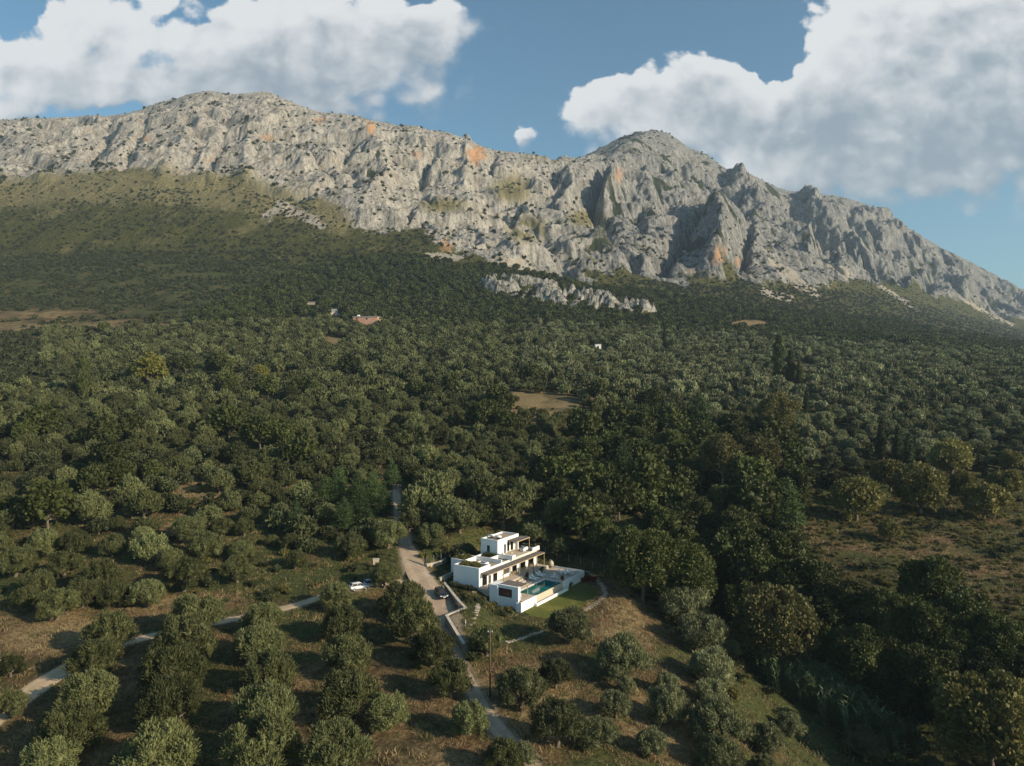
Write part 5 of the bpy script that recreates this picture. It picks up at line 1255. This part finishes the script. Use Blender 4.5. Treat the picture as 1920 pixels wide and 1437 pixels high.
for i, (a, b, w, lab) in enumerate([(1110, 800, 80, 'small bright pine in the clearing left of the drive')]):
    kind_at('pine_tree', PINE, i + 1, *c5(a, b), w / 2, lab, hf=1.0)
for i, (a, b, w) in enumerate([(1270, 680, 110), (1340, 700, 110), (1400, 690, 110), (1290, 790, 110), (1440, 740, 90), (1360, 770, 110), (1220, 700, 90), (1470, 640, 90)]):
    kind_at('pine_tree', PINE, i, *c5(a, b), w / 2 * .8, 'dark pine in the clump left of the drive', group='dark pines left of the drive', hf=1.0)
for i, (a, b, w, lab) in enumerate([(1000, 225, 42, 'tallest poplar left of three on the far grove'), (1045, 265, 34, 'middle poplar of three on the far grove'), (1078, 285, 24, 'shortest poplar right of three on the far grove')]):
    kind_at('poplar_tree', POPLAR, i, *c6(a, b), w / 2, lab, hf=1.6)
for i, (a, b, w, lab) in enumerate([(1105, 390, 18, 'thin dark cypress below the poplars'), (1387, 545, 30, 'dark cypress above the right hedge, leftmost of three'), (1445, 565, 28, 'dark cypress above the right hedge, middle of three'), (1487, 605, 32, 'dark cypress above the right hedge, rightmost of three'), (572, 150, 14, 'tiny far cypress near the white hut')]):
    kind_at('cypress_tree', CYPRESS, i, *c6(a, b), w / 2 * 1.15, lab, hf=2.1)
kind_at('lime_tree', LIME, 0, *c5(565, 270), 52, 'bright yellow green tree in the left grove')
kind_at('lime_tree', LIME, 0, *c6(330, 285), 24, 'small bright yellow tree in the middle of the valley')
kind_at('lime_tree', LIME, 0, *c5(980, 280), 26, 'yellowish tree in the left grove, smaller one')
kind_at('poplar_tree', POPLAR, 1, *c5(312, 310), 22, 'yellow green slender tree in the left grove', hf=1.5)

# ------------------------------------------------------------------ trees spread over the land
_grid = {}
def _cell(x, y): return int(x // 8), int(y // 8)
def clear_of(x, y, r, k=.86):
    a, b = _cell(x, y)
    for i in range(a - 2, a + 3):
        for j in range(b - 2, b + 3):
            for (tx_, ty_, tr) in _grid.get((i, j), ()):
                if (tx_ - x) ** 2 + (ty_ - y) ** 2 < (k * (r + tr)) ** 2: return False
    return True
def occupy(x, y, r): _grid.setdefault(_cell(x, y), []).append((x, y, r))
for t in TREES: occupy(*t)
for x_, y_ in FAR:
    for q_ in range(5): occupy(x_ * (1 - q_ * 7 / y_), y_ - q_ * 7, 9 if q_ == 0 else 6)
def spread(sp, y0, y1, px0=-130, px1=2050, rot=.35):
    """a jittered lattice of points over the visible wedge of land"""
    xm = max(abs(px0 - CX), abs(px1 - CX)) / FPX * y1
    n = int(2 * xm / sp) + 2; m = int((y1) / (sp * .87)) + 2
    I, J = np.meshgrid(np.arange(-n, n), np.arange(-m, m))
    X = (I + .5 * (J & 1)) * sp; Y = J * sp * .87
    c, s = math.cos(rot), math.sin(rot)
    x = X * c - Y * s + rng.normal(size=X.shape) * sp * .17; y = X * s + Y * c + rng.normal(size=X.shape) * sp * .17
    x, y = x.ravel(), y.ravel()
    k = (y > y0) & (y < y1); x, y = x[k], y[k]
    px = CX + FPX * x / y
    k = (px > px0) & (px < px1)
    return x[k], y[k]
def dryness(px, py):
    d = np.zeros_like(px); px, py = px + fbm(px / 24, py / 10, 3, 96) * 30, py + fbm(px / 24, py / 10, 3, 97) * 9
    for c in DRY: d = np.maximum(d, ell(px, py, c) * min(1, c[4] * 1.2))
    return d
def blocked(x, y):
    u, v = to_uv(x, y)
    b = (u > -13) & (u < 21) & (v > -12) & (v < 29)
    for P in (DRIVE, TRACK):
        m = (y < 260) & ~b
        d = np.full(x.shape, 99.0); w = np.zeros(x.shape)
        if m.any():
            dd_, vv_ = pline_dist(x[m], y[m], P); d[m] = dd_; w[m] = vv_[:, 1]
        b |= d < w * .5 + 2.6
    return b
CAND = []   # kind, x, y, z, r
def sow(kind, sp, y0, y1, test, r, rot=.35, k=.8, px0=-130, px1=2050):
    x, y = spread(sp, y0, y1, px0, px1, rot)
    z = Hall(x, y); px, py = proj(x, y, z)
    ok = test(px, py, x, y) & ~blocked(x, y)
    for a, b, c in zip(x[ok], y[ok], z[ok]):
        q = r * min(1.35, max(.6, 1 + rng.normal() * .19))
        if clear_of(a, b, q, k): occupy(a, b, q); CAND.append((kind, a, b, c, q))
def rnd(px): return rng.random(px.shape)
dRAV = lambda x, y: pline_dist(x, y, RAV)[0]
clump = lambda x, y, s, sd: fbm(x / s, y / s, 3, sd)
# dark wood of the ravine and behind it
sow('oak', 7.0, 82, 300, lambda px, py, x, y: (dRAV(x, y) < np.interp(y, [90, 150, 200, 280], [26, 21, 20, 16])) & (px > 1150) & ((px > 1480) | (py < 1150)) & ((px < 1440) | (py > 1135)) & ((py < 1270) | (px > 1640)) & (py < 1360), 5.0, .1, .72)
sow('oak', 7.5, 165, 300, lambda px, py, x, y: (px > 1040) & (px < 1500) & (py < 1060) & (py > 815) & (clump(x, y, 22, 71) > -.12) & (dryness(px, py) < .35), 4.6, .2, .75)
sow('oak', 12, 170, 420, lambda px, py, x, y: (px < 1180) & (clump(x, y, 38, 76) > .26) & (dryness(px, py) < .4), 4.4, .9, .6)
# olive groves
sow('olive', 9.0, 128, 235, lambda px, py, x, y: (px < 760) & (py < 1120) & (rnd(px) < .82) & (dryness(px, py) < .5) & ~((px > 560) & (py > 1010)), 4.0, .3, .82)
sow('olive', 7.4, 160, 240, lambda px, py, x, y: (px >= 730) & (px < 1200) & (py < 1000) & (dryness(px, py) < .6) & (rnd(px) < .9), 4.2, .3, .74)
sow('silver', 7.7, 205, 660, lambda px, py, x, y: (px > 1180 + (py - 700) * .2) & (py > 640) & (py < 885) & ((px > 1500) | (py < 815)) & (rnd(px) < .93) & (dryness(px, py) < .6), 3.5, .15, .8)
sow('silver', 8.0, 400, 700, lambda px, py, x, y: (px > 980) & (py > 600) & (py < 740) & (clump(x, y, 60, 75) > -.1) & (dryness(px, py) < .5), 3.6, .15, .8)
sow('olive', 7.8, 232, 420, lambda px, py, x, y: (px < 1250) & (rnd(px) < .86) & (dryness(px, py) < .55) & (clump(x, y, 40, 72) > -.26), 3.45, .3, .78)
sow('olive', 7.2, 420, 680, lambda px, py, x, y: (px > 80) & (px < 1350) & (dryness(px, py) < .5) & (py > 598) & (clump(x, y, 50, 73) > -.35) & (rnd(px) < .95), 3.4, .3, .78)
# maquis and oak between the groves, oak wood above them
sow('scrub', 6.0, 165, 640, lambda px, py, x, y: ((px < 1440) | (py < 925)) & (dryness(px, py) < .4) & (rnd(px) < .75) & (clump(x, y, 30, 74) > -.15), 2.4, .7, .72)
sow('oakfar', 6.8, 560, 1130, lambda px, py, x, y: (py > np.interp(px, [-400, 0, 350, 470, 560, 720, 850, 950, 1100, 1250, 1500, 1700, 2000], [640, 640, 600, 545, 510, 478, 492, 500, 540, 553, 590, 600, 640])) & (outcrop(x, y)[1] < .3) & (dryness(px, py) < .45) & (rnd(px) < .93) & ((px > 380) | (rnd(px) < .35)), 3.9, .2, .72)
KIND = {'olive': (OLIVE_M, OLIVE_F), 'silver': (OLIVE_SM, OLIVE_SF), 'oak': (OAK_M, OAK_F), 'scrub': (SCRUB_M, [mk_broad(330 + i, 170, 1.5, .9, M_SCRUB, 3.4, 2.4, 2.6, 9, 1.5, .85, .8, low=-.2) for i in range(3)]), 'oakfar': (OAK_M, OAK_F)}
NAMES = {'olive': ('olive_tree', 'grey green olive tree crowded in the hillside grove', 'olive trees of the hillside grove'),
         'silver': ('olive_tree', 'silvery olive tree in the wide grove across the ravine', 'silvery olive trees across the ravine'),
         'oak': ('broadleaf_tree', 'dark green broadleaf tree in the thick ravine wood', 'broadleaf trees of the ravine wood'),
         'scrub': ('maquis_tree', 'low dark maquis tree growing between the olives', 'maquis trees between the olives')}
QUOTA = {'olive': 130, 'silver': 80, 'oak': 110, 'scrub': 90}
CAND.sort(key=lambda t: t[2] / t[4])
used = {k: 0 for k in KIND}
rest = {k: [] for k in KIND}
for kind, a, b, c, q in CAND:
    px, py = proj(a, b, c)
    seen = -60 < px < 1980 and py < 1500
    if kind in QUOTA and used[kind] < QUOTA[kind] and seen:
        used[kind] += 1
        nm_, lab, grp = NAMES[kind]
        where = 'left of the driveway' if px < 740 else ('behind the villa' if px < 1150 else 'right of the villa')
        pool = KIND[kind][0]
        if kind == 'oak' and b < 150: pool = OAK
        if kind == 'olive' and b < 150: pool = OLIVE
        put_tree(nm_, pool[used[kind] % len(pool)], a, b, q, lab + ', ' + where, 'tree', grp + ' ' + where, c, .8 + .15 * random.random() if kind in ('olive', 'silver') else 1.0)
    else:
        rest[kind].append((a, b, c, q, b > 330))

# ------------------------------------------------------------------ what nobody could count: one object each
def stuff_cloud(name, pts, variants, radius, label=None, squash=(1, 1)):
    """pts rows: x, y, z, r; the plants are set on the points of ONE object by geometry nodes"""
    P = np.array([p[:4] for p in pts], float)
    n_ = len(P)
    me = bpy.data.meshes.new(name); me.vertices.add(n_); me.vertices.foreach_set('co', P[:, :3].astype(np.float32).ravel()); me.update()
    o = bpy.data.objects.new(name, me); COL.objects.link(o)
    g = np.random.default_rng(n_)
    def at_(nm_, typ, vals, dt):
        a = me.attributes.new(nm_, typ, 'POINT'); a.data.foreach_set('value', np.asarray(vals, dt))
    at_('size', 'FLOAT', P[:, 3] / radius, np.float32); at_('turn', 'FLOAT', g.random(n_) * 6.28, np.float32); at_('sort', 'INT', g.integers(0, len(variants), n_), np.int32)
    at_('tall', 'FLOAT', squash[0] + (squash[1] - squash[0]) * g.random(n_), np.float32)
    t = bpy.data.node_groups.new(name, 'GeometryNodeTree'); t.is_modifier = True
    t.interface.new_socket('Geometry', in_out='INPUT', socket_type='NodeSocketGeometry')
    t.interface.new_socket('Geometry', in_out='OUTPUT', socket_type='NodeSocketGeometry')
    gi = t.nodes.new('NodeGroupInput'); go = t.nodes.new('NodeGroupOutput'); jn = t.nodes.new('GeometryNodeJoinGeometry')
    def named(nm_, typ):
        q = t.nodes.new('GeometryNodeInputNamedAttribute'); q.data_type = typ; q.inputs[0].default_value = nm_; return q.outputs[0]
    sz, tu, so, ta = named('size', 'FLOAT'), named('turn', 'FLOAT'), named('sort', 'INT'), named('tall', 'FLOAT')
    rot = t.nodes.new('ShaderNodeCombineXYZ'); t.links.new(tu, rot.inputs[2])
    mu = t.nodes.new('ShaderNodeMath'); mu.operation = 'MULTIPLY'; t.links.new(sz, mu.inputs[0]); t.links.new(ta, mu.inputs[1])
    sc = t.nodes.new('ShaderNodeCombineXYZ'); t.links.new(sz, sc.inputs[0]); t.links.new(sz, sc.inputs[1]); t.links.new(mu.outputs[0], sc.inputs[2])
    for i, vme in enumerate(variants):
        src = bpy.data.objects.new('source_' + vme.name, vme)
        oi = t.nodes.new('GeometryNodeObjectInfo'); oi.inputs['Object'].default_value = src
        cp = t.nodes.new('FunctionNodeCompare'); cp.data_type = 'INT'; cp.operation = 'EQUAL'
        t.links.new(so, cp.inputs[2]); cp.inputs[3].default_value = i
        ip = t.nodes.new('GeometryNodeInstanceOnPoints')
        t.links.new(gi.outputs[0], ip.inputs['Points']); t.links.new(cp.outputs[0], ip.inputs['Selection'])
        t.links.new(oi.outputs['Geometry'], ip.inputs['Instance']); t.links.new(rot.outputs[0], ip.inputs['Rotation']); t.links.new(sc.outputs[0], ip.inputs['Scale'])
        t.links.new(ip.outputs[0], jn.inputs[0])
    t.links.new(jn.outputs[0], go.inputs[0])
    md = o.modifiers.new('plants', 'NODES'); md.node_group = t
    return tag(o, label, None, None, 'stuff')
for kind, nm_ in (('olive', 'hillside_olive_grove'), ('silver', 'silver_olive_grove'), ('oak', 'ravine_wood'), ('scrub', 'maquis'), ('oakfar', 'oak_wood')):
    lo = [p for p in rest[kind] if not p[4]]; hi = [p for p in rest[kind] if p[4]]
    near_me = [v[0] for v in KIND[kind][0]]; far_me = [v[0] for v in KIND[kind][1]]
    if len(lo) > 3: stuff_cloud(nm_, lo, near_me, KIND[kind][0][0][2], squash=(.85, 1.1))
    if len(hi) > 3: stuff_cloud('far_' + nm_, hi, far_me, KIND[kind][1][0][2], squash=(.8, 1.1))
print('individual', used, 'stuff', {k: len(v) for k, v in rest.items()})
# maquis dots over the mountain
def mountain_shrubs():
    pts = []
    n_ = 90000
    px = rng.random(n_) * 2300 - 200; y = 900 + (3500 - 900) * rng.random(n_) ** 1.6
    x = (px - CX) / FPX * y
    z = Hm(x, y); ppx, ppy = proj(x, y, z)
    _, rock, craggy, r2, r3, dome = relief(x, y)
    c = fbm(x / 95, y / 95, 4, 81); c2 = fbm(x / 30, y / 30, 3, 82)
    pr = np.where(rock < .5, .30 + .8 * c + .6 * smooth(1150, 1350, px), np.clip(.05 + .55 * np.clip(c + .05, 0, 1) + .45 * np.clip(c2 - .1, 0, 1) + .2 * (r3 < -.25), 0, 1))
    keep = rng.random(n_) < pr * np.interp(y, [900, 1300, 1800, 3500], [1, .9, .6, .5])
    for a, b, d, rk in zip(x[keep], y[keep], z[keep], rock[keep]):
        pts.append((a, b, d - .3, (1.3 + 2.2 * rng.random() ** 2) if rk > .5 else 1.0 + 1.1 * rng.random()))
    return pts
ms = mountain_shrubs()
print('mountain shrubs', len(ms))
stuff_cloud('mountain_shrubs', ms, [v[0] for v in BUSH_F], 1.0, squash=(.8, 1.2))
# undergrowth and dry grass on the near ground
def tuft(seed, n_, L, W_, mat, spread_=.35):
    g = np.random.default_rng(seed)
    p = np.c_[g.normal(size=(n_, 2)) * spread_, np.zeros(n_)]
    t = _unit(np.c_[g.normal(size=(n_, 2)) * .55, np.ones(n_)]); w = _unit(np.cross(t, g.normal(size=(n_, 3))))
    l = L * (.5 + g.random(n_))[:, None]
    v = np.stack([p - w * W_, p + w * W_, p + t * l + w * W_ * .2, p + t * l - w * W_ * .2], 1).reshape(-1, 3)
    return me_of(v, np.arange(n_ * 4).reshape(n_, 4), mat, 'tuft')
M_STRAW = leaf_mat('dry_grass', (.17, .12, .055), (.36, .27, .14), .05, .15)
M_GRASS = leaf_mat('green_weeds', (.045, .055, .018), (.11, .11, .04), .1, .15)
def near_pts(n_, dens, r0, r1, ymax=250):
    y = np.sqrt(80 ** 2 + (ymax ** 2 - 80 ** 2) * rng.random(n_)); x = (rng.random(n_) * 2080 - 80 - CX) / FPX * y
    z = H(x, y); px, py = proj(x, y, z)
    u, v = to_uv(x, y)
    bad = (u > -11.5) & (u < 20) & (v > -3.5) & (v < 26)
    for P in (DRIVE, TRACK):
        d, val = pline_dist(x, y, P); bad |= d < val[:, 1] * .5 + .2
    k = (~bad) & (rng.random(n_) < dens(px, py, x, y))
    return np.c_[x[k], y[k], z[k] - .03, r0 + (r1 - r0) * rng.random(k.sum()) ** 2]
stuff_cloud('dry_grass', near_pts(60000, lambda px, py, x, y: np.clip(.25 + dryness(px, py) * .6 + clump(x, y, 7, 91) * .9, 0, 1), .7, 1.6), [tuft(400 + i, 16, .42, .035, M_STRAW) for i in range(3)], 1.0)
stuff_cloud('green_weeds', near_pts(45000, lambda px, py, x, y: np.clip(.2 - dryness(px, py) * .4 + clump(x, y, 9, 92) * 1.1, 0, 1), .7, 1.7), [tuft(410 + i, 16, .38, .05, M_GRASS) for i in range(3)], 1.0)
def far_scrub():
    y = 560 + 400 * rng.random(26000); px = rng.random(26000) * 700 - 150; x = (px - CX) / FPX * y; z = Hall(x, y); _, py = proj(x, y, z)
    k = (rng.random(26000) < np.clip(.22 + clump(x, y, 34, 95) * 1.1 - dryness(px, py) * .42 + .25 * (y > 720), 0, 1)) & (px < np.interp(y, [560, 700, 960], [380, 430, 640]))
    return np.c_[x[k], y[k], z[k] - .15, .7 + 1.3 * rng.random(k.sum()) ** 2]
stuff_cloud('hillside_scrub', far_scrub(), [v[0] for v in BUSH_F], 1.0, squash=(.7, 1.1))
stuff_cloud('low_shrubs', near_pts(16000, lambda px, py, x, y: np.clip(.05 + clump(x, y, 10, 93) * .8 + .35 * (y > 180) * (dryness(px, py) > .4) - .25 * (py > 1150) * (px < 1300) + .9 * np.minimum(1, ell(px, py, (590, 1092, 105, 14)) + ell(px, py, (700, 1040, 60, 30)) * .7 + ell(px, py, (470, 1120, 60, 12)) * .6), 0, 1) * np.interp(y, [80, 140, 250], [.25, .75, 1]), .5, 1.6, 330), [v[0] for v in BUSH] + [v[0] for v in BUSH_Y], 1.0, squash=(.7, 1.2))
stuff_cloud('field_scrub', near_pts(42000, lambda px, py, x, y: ((px > 1440) & (py < 1200) & (py > 930)) * np.clip(.45 + clump(x, y, 11, 94) * .9, 0, .8), .28, .85, 260), [v[0] for v in BUSH_Y] * 2 + [BUSH[0][0]], 1.0, squash=(.7, 1.1))
# the reed bed beside the ravine
RB = [at(*c8(1030, 560)), at(*c8(1150, 620)), at(*c8(1290, 690)), at(*c8(1420, 760))]
def reed_pts():
    out_ = []
    for _ in range(1500):
        t = rng.random() * (len(RB) - 1); i = int(t); p = RB[i] + (RB[i + 1] - RB[i]) * (t - i)
        a, b = p[0] + rng.normal() * 2.2, p[1] + rng.normal() * 2.4
        out_.append((a, b, H1(a, b) - .1, .7 + .6 * rng.random()))
    return out_
def reed_mesh(seed):
    g = np.random.default_rng(seed); parts = []
    for k in range(5):
        b = np.array([g.normal() * .3, g.normal() * .3, 0]); lean = g.normal(size=2) * .5
        h = 4.4 * (.7 + .5 * g.random())
        for q in range(12):
            z = h * (.15 + .85 * q / 11); a = g.random() * 6.28; l = 1.15 * (1 - .3 * q / 11)
            p = b + np.array([lean[0] * z / h, lean[1] * z / h, z]); d = np.array([math.cos(a) * l, math.sin(a) * l, .35]); w = np.array([-math.sin(a), math.cos(a), 0]) * .12
            parts.append((np.array([p - w, p + w, p + d + w * .2, p + d - w * .2]), np.array([[0, 1, 2, 3]])))
        parts.append(tube([b, b + [lean[0], lean[1], h]], [.03, .02], 4))
    v, f = merge(parts); return me_of(v, f, M_REED, 'reed')
stuff_cloud('reed_bed', reed_pts(), [reed_mesh(s) for s in (1, 2, 3)], 1.0)
